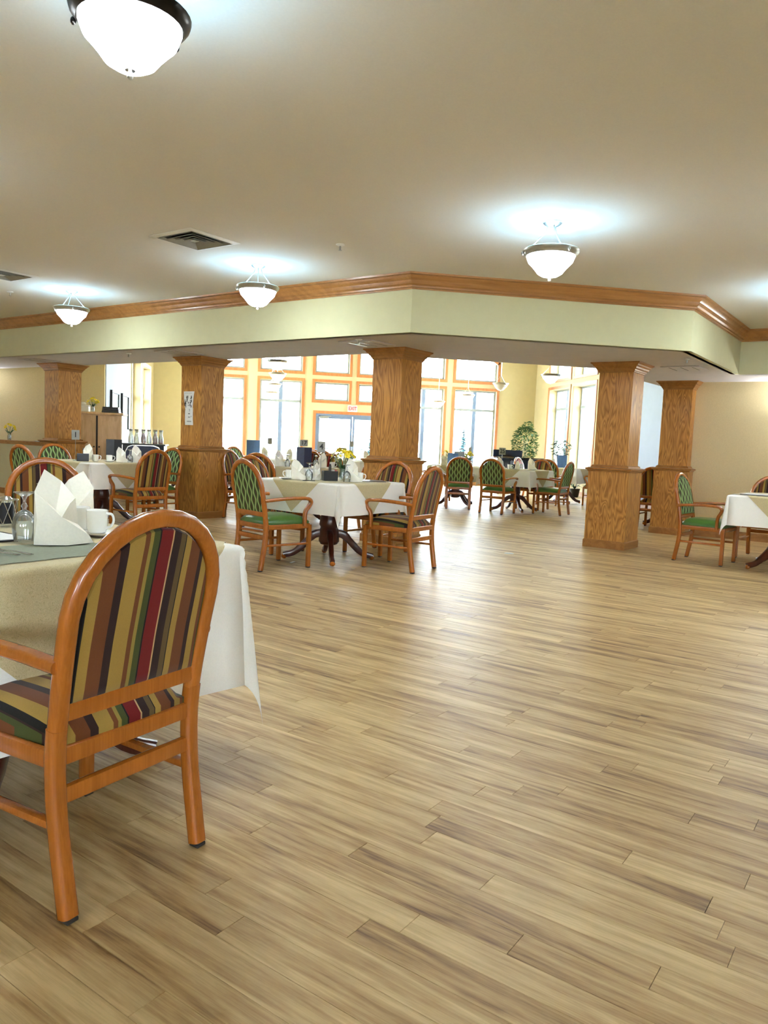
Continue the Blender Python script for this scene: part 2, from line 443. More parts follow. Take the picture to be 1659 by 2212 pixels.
for a, b in zip(BK[1:-1], BK[2:]):
    d = (Vector(b) - Vector(a)).normalized(); n = Vector((-d.y, d.x)) * -.10
    hb.prism([a, b, (b[0] + n.x, b[1] + n.y), (a[0] + n.x, a[1] + n.y)], ZS + .02, ZH + .1)
hb.prism([(6.9, 12.4), (9.2, 12.4), (9.2, 12.3), (6.9, 12.3)], ZS + .02, ZH + .1)
struct(hb.build('wall_header', M['wall_cream'], smooth=0))
sc2 = MB(); sc2.prism([(-7.3, 25), (-7.3, 18.7), (1.36, 10.2), (4.74, 10.2), (6.9, 12.3), (9.5, 12.3), (9.5, 25)], ZH, ZH + .1)
struct(sc2.build('ceiling_sunroom', M['soffit_face'], smooth=0))
# low ceiling over the bay behind the two right columns
lc = MB(); lc.prism([(6.9, 12.4), (7.0, 11.3), (9.3, 9.0), (9.3, 12.4)], ZS, ZS + .02)
struct(lc.build('ceiling_bay', M['soffit_under'], smooth=0))

# crown moulding: profile swept with mitres along the soffit front
prof = [(0, -.155), (.012, -.155), (.016, -.142), (.030, -.135), (.034, -.118), (.052, -.104), (.060, -.088), (.066, -.070), (.084, -.054), (.092, -.040), (.098, -.026), (.122, -.018), (.128, 0), (0, 0)]
cm = MB()
def mitre(P):
    out = []
    for i in range(len(P)):
        p = Vector(P[i]); ns = []
        if i > 0: d = (p - Vector(P[i - 1])).normalized(); ns.append(Vector((d.y, -d.x)))
        if i < len(P) - 1: d = (Vector(P[i + 1]) - p).normalized(); ns.append(Vector((d.y, -d.x)))
        n = sum(ns, Vector((0, 0))) / len(ns)
        if len(ns) == 2: n = n / n.length_squared
        out.append((p, n))
    return out
rows = mitre(FR); m = len(prof); vs = []; fs = []
for p, n in rows:
    for a, z in prof: vs.append((p.x + n.x * a, p.y + n.y * a, ZC + z))
for i in range(len(rows) - 1):
    for k in range(m - 1): fs.append((i * m + k, i * m + k + 1, (i + 1) * m + k + 1, (i + 1) * m + k))
cm.add(vs, fs)
struct(cm.build('trim_1', M['oak_x'], smooth=25), 'oak crown moulding along the soffit')

# walls
def wallbox(name, a, b, z0, z1, th, mat):
    d = (Vector(b) - Vector(a)).normalized(); n = Vector((-d.y, d.x)) * th
    w = MB(); w.prism([a, b, (b[0] + n.x, b[1] + n.y), (a[0] + n.x, a[1] + n.y)], z0, z1)
    return struct(w.build(name, mat, smooth=0))
wallbox('wall_left', (-7.2, -5.2), (-7.2, 18.8), 0, ZH, .15, M['wall_tan'])
wallbox('wall_right', (11.2, 7.05), (11.2, -5.2), 0, ZC, .15, M['wall_tan'])
wallbox('wall_right_tan', (6.87, 11.36), (11.2, 7.03), 0, ZS + .01, .15, M['wall_tan'])
wallbox('wall_left_tan', (-7.2, 16.94), (-3.2, 16.94), 0, ZH, .15, M['wall_tan'])
def base(name, a, b, h=.11, t=.02):
    d = (Vector(b) - Vector(a)).normalized(); n = Vector((-d.y, d.x)) * -t
    w = MB(); w.prism([a, b, (b[0] + n.x, b[1] + n.y), (a[0] + n.x, a[1] + n.y)], 0, h)
    w.prism([a, b, (b[0] + n.x * .5, b[1] + n.y * .5), (a[0] + n.x * .5, a[1] + n.y * .5)], h, h + .015)
    return struct(w.build(name, M['oak_x'], smooth=0))
base('baseboard_right', (6.95, 11.28), (11.2, 7.03))
base('baseboard_back', (-3.2, 24.5), (1.7, 24.5)); base('baseboard_back_right', (4.3, 24.5), (9.1, 24.5))
base('baseboard_sunroom', (9.1, 24.5), (9.1, 9.2))

# wall with openings, in wall coordinates (s along wall, z up), mapped by fn(s, depth, z)
def holed(name, s0, s1, z1, holes, th, fn, mat):
    ss = sorted({s0, s1} | {h[0] for h in holes} | {h[1] for h in holes}); zz = sorted({0, z1} | {h[2] for h in holes} | {h[3] for h in holes})
    w = MB()
    for a, b in zip(ss[:-1], ss[1:]):
        for c, d in zip(zz[:-1], zz[1:]):
            mx, mz = (a + b) / 2, (c + d) / 2
            if any(h[0] < mx < h[1] and h[2] < mz < h[3] for h in holes): continue
            vs = [fn(s, y, z) for z in (c, d) for s, y in ((a, 0), (b, 0), (b, th), (a, th))]
            w.add(vs, [(3, 2, 1, 0), (4, 5, 6, 7), (0, 1, 5, 4), (1, 2, 6, 5), (2, 3, 7, 6), (3, 0, 4, 7)])
    return struct(w.build(name, mat, smooth=0))
fB = lambda s, y, z: (s, YW + y, z)
fR = lambda s, y, z: (XR + y, -s, z)
fL = lambda s, y, z: (XL - y, s, z)
wn = [0]
def lbox(mb, fn, s0, s1, y0, y1, z0, z1):
    vs = [fn(s, y, z) for z in (z0, z1) for s, y in ((s0, y0), (s1, y0), (s1, y1), (s0, y1))]
    mb.add(vs, [(3, 2, 1, 0), (4, 5, 6, 7), (0, 1, 5, 4), (1, 2, 6, 5), (2, 3, 7, 6), (3, 0, 4, 7)])
def window(fn, s0, s1, z0, z1, label, transom=None, mull=None, casing=True, depth=.12, slope=0, cw=.085, fmat='frame', cmat='trim_wood'):
    wn[0] += 1
    root = struct(empty('window_%d' % wn[0], fn((s0 + s1) / 2, 0, z0)), label)
    inv = Vector(root.location)
    def g(mb, name, mat, par=root):
        mb.v = [tuple(Vector(p) - inv) for p in mb.v]; return mb.build(name, M[mat], par, 0)
    if casing:
        for (a, b, c, d) in ((s0 - cw, s0, z0 - cw, z1 + cw), (s1, s1 + cw, z0 - cw, z1 + cw - (slope if slope else 0)), (s0, s1, z0 - cw, z0), (s0, s1 - (slope * 1.6 if slope else 0), z1, z1 + cw)):
            mb = MB(); lbox(mb, fn, a, b, -.022, .0, c, d); g(mb, 'casing', cmat)
        if slope:
            mb = MB(); k = slope * 1.6
            vs = [fn(s, y, z) for y in (-.022, .0) for s, z in ((s1 - k, z1), (s1, z1 - slope), (s1 + cw, z1 + cw - slope - .02), (s1 - k, z1 + cw))]
            mb.add(vs, [(0, 1, 2, 3), (7, 6, 5, 4), (0, 4, 5, 1), (1, 5, 6, 2), (2, 6, 7, 3), (3, 7, 4, 0)]); g(mb, 'casing', cmat)
            mb = MB(); vs = [fn(s, y, z) for y in (.0, depth + .04) for s, z in ((s1 - k, z1), (s1, z1 - slope), (s1, z1))]
            mb.add(vs, [(0, 1, 2), (5, 4, 3), (0, 3, 4, 1), (1, 4, 5, 2), (2, 5, 3, 0)]); g(mb, 'corner_infill', fmat)
    fw = .055; y0, y1 = depth, depth + .05
    fr = MB()
    for (a, b, c, d) in ((s0, s0 + fw, z0, z1), (s1 - fw, s1, z0, z1), (s0 + fw, s1 - fw, z0, z0 + fw), (s0 + fw, s1 - fw, z1 - fw, z1)): lbox(fr, fn, a, b, y0, y1, c, d)
    g(fr, 'sash_frame', fmat)
    zs = [z0 + fw] + ([transom - .04, transom + .04] if transom else []) + [z1 - fw]
    if transom:
        mb = MB(); lbox(mb, fn, s0 + fw, s1 - fw, y0 - .03, y1, transom - .04, transom + .04); g(mb, 'transom_bar', fmat)
    xs = [s0 + fw] + ([mull - .06, mull + .06] if mull else []) + [s1 - fw]
    if mull:
        mb = MB(); lbox(mb, fn, mull - .06, mull + .06, y0 - .01, y1, z0 + fw, z1 - fw); g(mb, 'mullion', 'alu')
    for i in range(0, len(xs), 2):
        for j in range(0, len(zs), 2):
            mb = MB(); lbox(mb, fn, xs[i], xs[i + 1], depth + .02, depth + .028, zs[j], zs[j + 1]); g(mb, 'pane', 'pane')
    return (s0, s1, z0, z1)
ZB, ZT, ZU, ZU2 = .22, 3.12, 3.42, 4.38
hB = []
for (a, b, nm, slope) in ((-1.86, -.46, 'leftmost', 0), (.03, 1.34, 'second from left', 0), (4.66, 5.97, 'second from right', 0), (6.33, 7.75, 'rightmost', 0)):
    hB.append(window(fB, a, b, ZB, ZT, 'tall %s window of the sunroom end wall' % nm, 2.48, (a + b) / 2))
    hB.append(window(fB, a, b, ZU, ZU2, 'clerestory window above the %s tall window' % nm, slope=.40 if nm == 'rightmost' else 0))
for (a, b, nm) in ((1.75, 2.84, 'left'), (3.16, 4.25, 'right')):
    hB.append(window(fB, a, b, 2.55, ZT, 'small %s window over the glass doors' % nm))
    hB.append(window(fB, a, b, ZU, ZU2, '%s clerestory window over the glass doors' % nm))
hB.append((1.81, 4.19, 0, 2.13))
holed('wall_window', XL - .2, XR + .2, ZH, hB, .30, fB, M['wall_cream'])
hR = []
for (a, b, nm) in ((-23.25, -21.66, 'far'), (-21.36, -19.87, 'near')):
    hR.append(window(fR, a, b, .62, 3.16, '%s tall window of the right sunroom wall' % nm, 2.56, (a + b) / 2 + .1, depth=.24))
    hR.append(window(fR, a, b, 3.46, ZU2, '%s clerestory of the right sunroom wall' % nm, depth=.24))
holed('wall_right_sunroom', -24.7, -19.4, ZH, hR, .32, fR, M['wall_cream'])
wallbox('wall_right_daylit', (9.1, 19.4), (9.1, 9.0), 0, ZH, .15, M['wall_daylit'])  # same cream wall, its window light painted in
hL = []
for (a, b, nm) in ((20.45, 21.95, 'near'), (22.25, 23.75, 'far')):
    hL.append(window(fL, a, b, .62, 3.16, '%s tall window of the left sunroom wall' % nm, 2.2, depth=.24, cmat='white'))
    hL.append(window(fL, a, b, 3.46, ZU2, '%s clerestory of the left sunroom wall' % nm, depth=.24, cmat='white'))
holed('wall_left_sunroom', 20.2, 24.7, ZH, hL, .32, fL, M['wall_cream'])
wallbox('wall_left_daylit', (-3.2, 17.0), (-3.2, 20.2), 0, ZH, .15, M['wall_daylit'])  # cream wall again, bluish daylight baked into the colour

# unseen windows added behind the camera to brighten the dining room
fK = lambda s, y, z: (-s, -5.2 - y, z)
hK = [window(fK, a, a + 1.4, 1.05, 2.45, '%s unseen window added behind the camera for fill light' % nm, None, a + .7) for a, nm in ((-4.6, 'right'), (-.75, 'middle'), (3.4, 'left'))]
holed('wall_back', -11.2, 7.2, ZC, hK, .25, fK, M['wall_tan'])
# glass double doors
dr = struct(empty('door_1', (3.0, YW, 0)), 'aluminium framed double glass doors under the exit sign')
def dpart(name, mat, x0, x1, y0, y1, z0, z1, par=dr):
    mb = MB(); mb.bx(x0 - 3.0, x1 - 3.0, y0, y1, z0, z1); return mb.build(name, M[mat], par, 0)
dpart('casing', 'trim_wood', 1.72, 1.81, -.022, 0, 0, 2.22); dpart('casing', 'trim_wood', 4.19, 4.28, -.022, 0, 0, 2.22); dpart('casing', 'trim_wood', 1.81, 4.19, -.022, 0, 2.13, 2.22)
dpart('door_jamb', 'alu', 1.81, 1.87, .0, .12, 0, 2.13); dpart('door_jamb', 'alu', 4.13, 4.19, .0, .12, 0, 2.13); dpart('door_head', 'alu', 1.87, 4.13, .0, .12, 2.07, 2.13)
for (x0, x1, hx) in ((1.87, 2.995, 2.9), (3.005, 4.13, 3.1)):
    leaf = MB()
    for (a, b, c, d) in ((x0, x0 + .07, .02, 2.07), (x1 - .07, x1, .02, 2.07), (x0 + .07, x1 - .07, .02, .24), (x0 + .07, x1 - .07, 1.98, 2.07)): leaf.bx(a - 3, b - 3, .05, .10, c, d)
    lo = leaf.build('door_leaf', M['alu'], dr, 0)
    dpart('pane', 'pane', x0 + .07, x1 - .07, .07, .08, .24, 1.98, lo)
    bar = MB(); bar.tube([(x0 + .1 - 3, -.01, 1.03), (x1 - .1 - 3, -.01, 1.03)], .016, 8); bar.build('push_bar', M['alu'], lo)
cl = MB(); cl.cbox((2.07 - 3, .02, 2.0), (.30, .06, .06), .01); cl.tube([(1.95 - 3, .0, 2.03), (2.3 - 3, -.03, 2.06)], .012); cl.build('door_closer', M['nickel'], dr)

# pony wall
pw = MB(); d = Vector((-.7071, .7071)); n = Vector((.7071, .7071))
a = Vector((-3.70, 14.57)); b = a + d * 5.0
pq = [tuple(a), tuple(a + n * .16), tuple(b + n * .16), tuple(b)]
pw.prism(pq, 0, .985); pony = struct(pw.build('wall_half', M['pony'], smooth=0), 'half wall with oak cap left of the columns')
cap = MB(); cap.prism([tuple(a - n * .05), tuple(a + n * .21), tuple(b + n * .21), tuple(b - n * .05)], .985, 1.025); cap.prism([tuple(a - n * .025), tuple(a), tuple(b), tuple(b - n * .025)], .955, .985); cap.build('oak_cap', M['oak_x'], pony, 0)
bs = MB(); bs.prism([tuple(a - n * .02), tuple(a), tuple(b), tuple(b - n * .02)], 0, .11); bs.build('oak_base', M['oak_x'], pony, 0)

# columns
def column(x, y, label):
    root = tag(empty('oak_column', (x, y, 0), radians(45)), label, 'column', 'oak columns under the soffit')
    hw, hu, hc, hb_ = .2728, .2256, .3235, .2857
    lo = MB(); z0, z1 = .105, 1.04
    lo.prism([(-hw, -hw), (hw, -hw), (hw, hw), (-hw, hw)], z0, z1); lo.build('lower_shaft', M['oak'], root, 0)
    up = MB(); up.prism([(-hu, -hu), (hu, -hu), (hu, hu), (-hu, hu)], 1.09, 2.34); up.build('upper_shaft', M['oak'], root, 0)
    def mould(name, pf):
        mb = MB(); k = len(pf); vs = []; fs = []
        for h, z in pf: vs += [(-h, -h, z), (h, -h, z), (h, h, z), (-h, h, z)]
        for i in range(k - 1):
            for j in range(4): fs.append((i * 4 + j, i * 4 + (j + 1) % 4, (i + 1) * 4 + (j + 1) % 4, (i + 1) * 4 + j))
        fs.append((3, 2, 1, 0)); fs.append(tuple((k - 1) * 4 + j for j in range(4))); mb.add(vs, fs)
        mb.build(name, M['oak_x'], root, 20)
    mould('base_board', [(hb_, 0), (hb_, .092), (hb_ - .006, .102), (hw + .001, .106)])
    mould('belt_moulding', [(hw + .001, 1.015), (hw + .01, 1.02), (hw + .014, 1.035), (hw + .036, 1.045), (hw + .038, 1.062), (hw + .02, 1.068), (hu + .028, 1.076), (hu + .022, 1.095), (hu + .004, 1.106)])
    mould('capital', [(hu + .001, 2.318), (hu + .010, 2.322), (hu + .012, 2.336), (hu + .020, 2.34), (hu + .026, 2.358), (hu + .042, 2.372), (hu + .048, 2.39), (hu + .066, 2.404), (hu + .074, 2.42), (hu + .092, 2.432), (hc, 2.436), (hc, ZS)])
    return root
column(-3.54, 14.89, 'oak column at the end of the half wall, leftmost of the five')
column(-.86, 12.23, 'oak column with a paper notice on it')
column(1.74, 9.71, 'oak column under the soffit corner behind the table marked four')
column(4.77, 9.64, 'tall oak column standing alone on the open floor at right')
column(6.74, 11.50, 'oak column joined to the tan wall, rightmost of the five')
# outdoors
g = MB(); g.bx(-40, 60, 24.9, 110, -.5, -.3); g.bx(9.6, 60, -20, 24.9, -.5, -.3); g.bx(-60, -3.7, 17.2, 110, -.52, -.32)
g.bx(-40, 60, -40, -5.6, -.5, -.3)
struct(g.build('ground_outside', M['snow'], smooth=0))
# ------------------------------------------------------------------ chairs
def zy(z):      # depth of the bent back leg / back frame at height z (chair faces +Y)
    pts = [(0, -.305), (.12, -.284), (.25, -.263), (.40, -.254), (.52, -.264), (.70, -.296), (.85, -.330), (1.08, -.388)]
    for (a, p), (b, q) in zip(pts[:-1], pts[1:]):
        if z <= b:
            i = pts.index((a, p)); t = (z - a) / (b - a)
            m0 = (q - pts[max(i - 1, 0)][1]) / (b - pts[max(i - 1, 0)][0]); k2 = min(i + 2, len(pts) - 1); m1 = (pts[k2][1] - p) / (pts[k2][0] - a); d = b - a
            return (2 * t ** 3 - 3 * t * t + 1) * p + (t ** 3 - 2 * t * t + t) * m0 * d + (3 * t * t - 2 * t ** 3) * q + (t ** 3 - t * t) * m1 * d
    return pts[-1][1]
def make_chair(fabric):
    sb, ss = {'stripes': ('stripes', 'stripes'), 'green': ('waves', 'green_vinyl'), 'rust': ('plain_red', 'plain_red')}[fabric]
    nm = {'stripes': 'striped_armchair', 'green': 'green_armchair', 'rust': 'rust_armchair'}[fabric]
    root = empty(nm); wd = M['chair_wood']
    sec = rrect(.048, .042, .016, 4)
    # back hoop
    path = []
    for z in (.50, .57, .64, .71): path.append((-(.234 + .008 * (z - .5) / .27), zy(z), z))
    for k in range(15):
        a = pi - pi * k / 14; z = .800 + .243 * sin(a); path.append((.243 * cos(a), zy(z), z))
    for z in (.71, .64, .57, .50): path.append(((.234 + .008 * (z - .5) / .27), zy(z), z))
    b = MB(); b.sweep(path, sec, (0, 1, .14)); b.build('back_frame', wd, root)
    for s in (-1, 1):
        pz = [.012, .07, .13, .19, .25, .31, .37, .43, .47, .505]
        lg = MB(); lg.sweep([(s * (.230 + .006 * z / .5), zy(z), z) for z in pz], rrect(.048, .044, .014, 4), (0, 1, 0)); l = lg.build('leg', wd, root)
        gl = MB(); gl.cbox((s * .230, zy(0), .006), (.036, .038, .012), .003); gl.build('glide', M['glide'], l)
        fg = MB(); fg.sweep([(s * .252, .250, z) for z in (.012, .2, .435)], rrect(.042, .042, .01, 3), (0, 1, 0)); l = fg.build('leg', wd, root)
        gl = MB(); gl.cbox((s * .252, .25, .006), (.036, .036, .012), .003); gl.build('glide', M['glide'], l)
        ar = spline([(s * .252, -.292, .676), (s * .266, -.15, .690), (s * .288, 0, .700), (s * .300, .12, .700), (s * .300, .195, .692), (s * .296, .228, .660), (s * .284, .212, .615), (s * .272, .188, .575), (s * .270, .178, .52), (s * .270, .178, .425)], 4)
        sec_a = rrect(.040, .030, .013, 3)
        am = MB(); refs = []
        for i, p in enumerate(ar): refs.append((1, 0, 0))
        am.sweep(ar, rrect(.034, .050, .014, 4), refs); am.build('armrest', wd, root)
        st = MB(); st.sweep([(s * .234, -.245, .245), (s * .25, .245, .245)], rrect(.030, .024, .008, 3), (0, 0, 1)); st.build('stretcher', wd, root)
    def bar(name, p, q, w, h, mat=wd):
        k = MB(); k.sweep([p, q], rrect(h, w, .009, 3), (0, 1, 0) if abs(p[0] - q[0]) > .1 else (1, 0, 0)); return k.build(name, mat, root)
    bar('stretcher', (-.224, zy(.32), .32), (.224, zy(.32), .32), .026, .048)
    bar('back_rail', (-.226, zy(.545), .545), (.226, zy(.545), .545), .028, .050)
    bar('seat_rail', (-.226, zy(.425), .425), (.226, zy(.425), .425), .028, .050)
    bar('seat_rail', (-.245, .25, .42), (.245, .25, .42), .030, .05)
    for s in (-1, 1): bar('seat_rail', (s * .236, -.23, .42), (s * .252, .24, .42), .028, .05)
    # backrest panel: arch shaped pad following the hoop
    p = MB(); n = 14; ring = []
    for z in (.562, .64, .70, .80): ring.append((-.218, z))
    for k in range(1, 14): a = pi - pi * k / 14; ring.append((.218 * cos(a), .800 + .218 * sin(a)))
    for z in (.80, .70, .64, .562): ring.append((.218, z))
    def lay(sc, dy):
        cz = .80; out = []
        for x, z in ring:
            X, Z = x * sc, cz + (z - cz) * sc; out.append((X, zy(Z) + dy, Z))
        return out
    layers = [lay(.86, -.014), lay(.965, -.012), lay(.99, -.004), lay(.99, .012), lay(.965, .024), lay(.80, .034), lay(.45, .040)]
    k = len(ring); vs = [q for L in layers for q in L]; fs = []
    for i in range(len(layers) - 1):
        for j in range(k): fs.append((i * k + j, i * k + (j + 1) % k, (i + 1) * k + (j + 1) % k, (i + 1) * k + j))
    fs.append(tuple(range(k))[::-1]); o = (len(layers) - 1) * k; fs.append(tuple(o + j for j in range(k)))
    p.add(vs, fs); p.build('backrest', M[sb], root, 50)
    pi_ = MB(); pi_.tube([(x * 1.0, zy(z) + .022, z) for x, z in ring], .0045, 6, (0, 1, 0)); pi_.build('piping', M[sb], root)
    # seat cushion
    sm = MB(); g = 13; top = []; bot = []
    for iy in range(g):
        v = -1 + 2 * iy / (g - 1)
        for ix in range(g):
            u = -1 + 2 * ix / (g - 1); wx = .222 + .036 * (v + 1) / 2
            x = u * wx; y = -.003 + v * .258
            r = max(0, (1 - u ** 6) * (1 - v ** 6)) ** .6
            kx = 1 - .03 * v * v; ky = 1 - .03 * u * u
            top.append((x * kx, y * ky, .468 + .066 * r * (1 - .12 * (u * u + v * v))))
            bot.append((x * kx, y * ky, .438))
    vs = top + bot; fs = []; o = g * g
    for iy in range(g - 1):
        for ix in range(g - 1):
            a_ = iy * g + ix; fs.append((a_, a_ + 1, a_ + g + 1, a_ + g)); fs.append((o + a_, o + a_ + g, o + a_ + g + 1, o + a_ + 1))
    edge = [i for i in range(g)] + [g * i + g - 1 for i in range(1, g)] + [g * (g - 1) + i for i in range(g - 2, -1, -1)] + [g * i for i in range(g - 2, 0, -1)]
    for a_, b_ in zip(edge, edge[1:] + edge[:1]): fs.append((a_, o + a_, o + b_, b_))
    sm.add(vs, fs); sm.build('seat', M[ss], root, 60)
    return root
PROTO = {k: make_chair(k) for k in ('stripes', 'green', 'rust')}
USED = set()
KIND = {'stripes': 'striped fabric armchair', 'green': 'green wave patterned armchair', 'rust': 'rust coloured armchair'}
def chair(kind, x, y, face, where, group):
    if kind in USED: r = copy_tree(PROTO[kind])
    else: r = PROTO[kind]; USED.add(kind)
    r.location = (x, y, 0); r.rotation_euler = (0, 0, radians(face - 90))
    tag(r, KIND[kind] + ' ' + where, 'chair', group); return r

# ------------------------------------------------------------------ tables and cloths
ZT_ = .85; TA = .535
def make_table():
    root = empty('pedestal_table')
    t = MB(); t.cbox((0, 0, ZT_ - .022), (2 * TA, 2 * TA, .034), .008); t.build('tabletop', M['dark_wood'], root)
    c = MB(); c.lathe([(.20, .80), (.20, .77), (.10, .74), (.075, .68), (.07, .60), (.085, .52), (.10, .44), (.11, .38), (.095, .35), (.105, .32), (.11, .20), (.09, .17), (.05, .16)], 12); c.build('pedestal', M['dark_wood'], root)
    for k in range(4):
        a = radians(45 + 90 * k); d = Vector((cos(a), sin(a), 0))
        pth = spline([d * .06 + Vector((0, 0, .29)), d * .16 + Vector((0, 0, .27)), d * .27 + Vector((0, 0, .16)), d * .37 + Vector((0, 0, .075)), d * .48 + Vector((0, 0, .045))], 4)
        l = MB(); l.sweep(pth, rrect(.075, .055, .015, 3), (-d.y, d.x, 0), [1.15] * 6 + [.95] * 5 + [.85] * 6); lo = l.build('leg', M['dark_wood'], root)
        tp = MB(); tp.sphere(d * .47 + Vector((0, 0, .03)), .030, 8, 5, .9); tp.build('toe', M['chair_wood'], lo)
    return root
def drape(u, v, lift, zt, ph, flare=.07):
    a = TA + .004; au, av = abs(u), abs(v); su = 1 if u >= 0 else -1; sv = 1 if v >= 0 else -1
    eu, ev = max(0, au - a), max(0, av - a); R_ = .022
    def fall(e):
        if e < R_ * pi / 2: t = e / R_; return R_ * sin(t), R_ * (1 - cos(t))
        q = e - R_ * pi / 2; return R_ + q * flare, R_ + q * .992
    if eu == 0 and ev == 0: return (u, v, zt + lift)
    if ev == 0:
        o, dn = fall(eu); o += .018 * sin(9 * v + ph) * min(1, eu / .25) + lift
        return (su * (min(au, a) + o), v, zt + lift - dn)
    if eu == 0:
        o, dn = fall(ev); o += .018 * sin(9 * u + ph + 2) * min(1, ev / .25) + lift
        return (u, sv * (min(av, a) + o), zt + lift - dn)
    rho = sqrt(eu * eu + ev * ev); phi = math.atan2(ev, eu); o, dn = fall(rho)
    fold = sin(2 * phi) ** 2
    o2 = o * (1 + .7 * fold)
    dn *= 1 - .05 * fold
    c_, s_ = cos(phi), sin(phi)
    return (su * (a + o2 * c_ + lift * c_), sv * (a + o2 * s_ + lift * s_), zt + lift - dn)
def cloth_mesh(name, mat, half, rot, lift, ph, shift=0.0):
    import bmesh
    a = TA + .004; D = half * 1.41422 + shift if rot else half
    L = [-a + 2 * a * k / 12 for k in range(13)] + [s * (a + d) for s in (-1, 1) for d in (.006, .013, .021, .03, .035)]
    k = .06
    while a + k < D: L += [a + k, -a - k]; k += .035
    L = sorted(L + [D, -D]); n = len(L); mb = MB()
    mb.add([(u, v, 0) for v in L for u in L], [(j * n + i, j * n + i + 1, (j + 1) * n + i + 1, (j + 1) * n + i) for j in range(n - 1) for i in range(n - 1)])
    me = mb.mesh(name, mat, 0)
    bm = bmesh.new(); bm.from_mesh(me)
    if rot:
        for sx in (-1, 1):
            for sy in (-1, 1):
                no = Vector((sx, sy, 0)).normalized()
                bmesh.ops.bisect_plane(bm, geom=bm.verts[:] + bm.edges[:] + bm.faces[:], plane_co=no * half - Vector((shift, shift * .2, 0)), plane_no=no, clear_outer=True)
    for v in bm.verts: v.co = Vector(drape(v.co.x, v.co.y, lift, ZT_, ph))
    bm.to_mesh(me); bm.free(); me.shade_smooth(); return me
TABLE = make_table(); first_table = [True]
CL = {k: (cloth_mesh('white_tablecloth', M['linen'], TA + d, 0, .003, ph), cloth_mesh('tan_table_topper', M['damask'], h, 1, .007, ph, .10 if k == 'long' else 0)) for k, d, ph, h in (('long', .56, .4, .78), ('a', .33, 1.7, .61), ('b', .36, 3.1, .64), ('c', .34, 4.4, .63))}
def table(x, y, var, desc, rz=45):
    if first_table[0]: t = TABLE; first_table[0] = False
    else: t = copy_tree(TABLE)
    t.location = (x, y, 0); t.rotation_euler = (0, 0, radians(rz))
    tag(t, 'dark pedestal dining table ' + desc, 'table', 'pedestal dining tables')
    w, o = CL[var]
    tag(obj('white_tablecloth', w, None, (x, y, 0), radians(rz)), 'white tablecloth hanging on the table ' + desc, 'tablecloth', 'white tablecloths')
    tag(obj('tan_table_topper', o, None, (x, y, 0), radians(rz)), 'tan topper cloth with hanging points on the table ' + desc, 'tablecloth', 'tan topper cloths')
ZI = ZT_ + .0095      # items stand on the topper

# ------------------------------------------------------------------ table ware
def napkin_mesh(name='napkin', mir=1, h=1.0, seed=0):
    q = random.Random(seed); mb = MB()
    def jit(p): return (p[0] * mir + q.uniform(-.003, .003), p[1], p[2] * h)
    A, B, Cc, D, E, G = [jit(p) for p in ((-.070, -.012, 0), (-.066, .0, .172), (.012, -.046, .092), (.100, -.026, .030), (.116, -.010, .002), (.026, -.054, .001))]
    Pk, R1, R2, R3 = [jit(p) for p in ((-.034, .022, .243), (.022, .030, .205), (.062, .012, .150), (.066, -.012, .064))]
    K1, K2, In = [jit(p) for p in ((-.055, .050, 0), (.050, .052, 0), (.004, .012, .110))]
    A2 = jit((-.062, -.030, .085)); G2 = jit((-.020, -.052, .040)); W = jit((.040, -.026, .135))
    vs = [A, B, Cc, D, E, G, Pk, R1, R2, R3, K1, K2, In, A2, G2, W]
    a, b, c, d, e, g, p, r1, r2, r3, k1, k2, n, a2, g2, w = range(16)
    fs = [(a, g2, a2), (a, g, g2), (a2, g2, c, b), (g2, g, c), (g, e, d, c),            # front flap
          (b, c, n), (b, n, p), (p, n, r1), (n, c, w), (n, w, r2, r1),                     # inside of the fold
          (c, d, r3), (c, r3, w), (w, r3, r2), (r3, d, e),                                    # right wing
          (a, a2, b), (a, b, p, k1), (k1, p, r1, k2), (k2, r1, r2), (k2, r2, r3), (k2, r3, e), (a, k1, k2, e, g)]
    if mir < 0: fs = [f_[::-1] for f_ in fs]
    mb.add(vs, fs); me = mb.mesh(name, M['napkin'], 38)
    return me
NAP = [napkin_mesh(mir=m_, h=hh, seed=k) for k, (m_, hh) in enumerate(((1, 1.0), (-1, .93), (1, .9)))]
def napkin(x, y, rz, where, k=0, group='folded napkins', z=None, s=1.0):
    o = obj('folded_napkin', NAP[k], None, (x, y, ZI if z is None else z), radians(rz)); o.scale = (s, s, s)
    return tag(o, 'white folded napkin ' + where, 'napkin', group)
def lathe_mesh(name, prof, mat, seg=20, extra=None):
    mb = MB(); mb.lathe(prof, seg, cap=False)
    if extra: extra(mb)
    return mb.mesh(name, mat, 40)
def cup_handle(mb):
    mb.tube(spline([(.040, 0, .078), (.064, 0, .076), (.071, 0, .052), (.060, 0, .030), (.040, 0, .022)], 4), .0052, 6, (0, 1, 0))
CUPB = lathe_mesh('body', [(.001, .004), (.026, .0), (.033, .003), (.039, .02), (.041, .09), (.0385, .092), (.037, .088), (.035, .02), (.001, .012)], M['china'])
hm = MB(); cup_handle(hm); CUPH = hm.mesh('handle', M['china'])
SAUC = lathe_mesh('saucer', [(.001, .002), (.035, .0), (.045, .004), (.073, .014), (.075, .016), (.071, .0165), (.043, .008), (.001, .007)], M['china'], 28)
def cup(x, y, rz, where, z=None, group='white coffee cups'):
    r = tag(empty('coffee_cup', (x, y, ZI if z is None else z), radians(rz)), 'white china cup ' + where, 'cup', group)
    obj('body', CUPB, r); obj('handle', CUPH, r); return r
def saucer(x, y, where, group='white saucers'):
    return tag(obj('saucer', SAUC, None, (x, y, ZI)), 'white saucer ' + where, 'saucer', group)
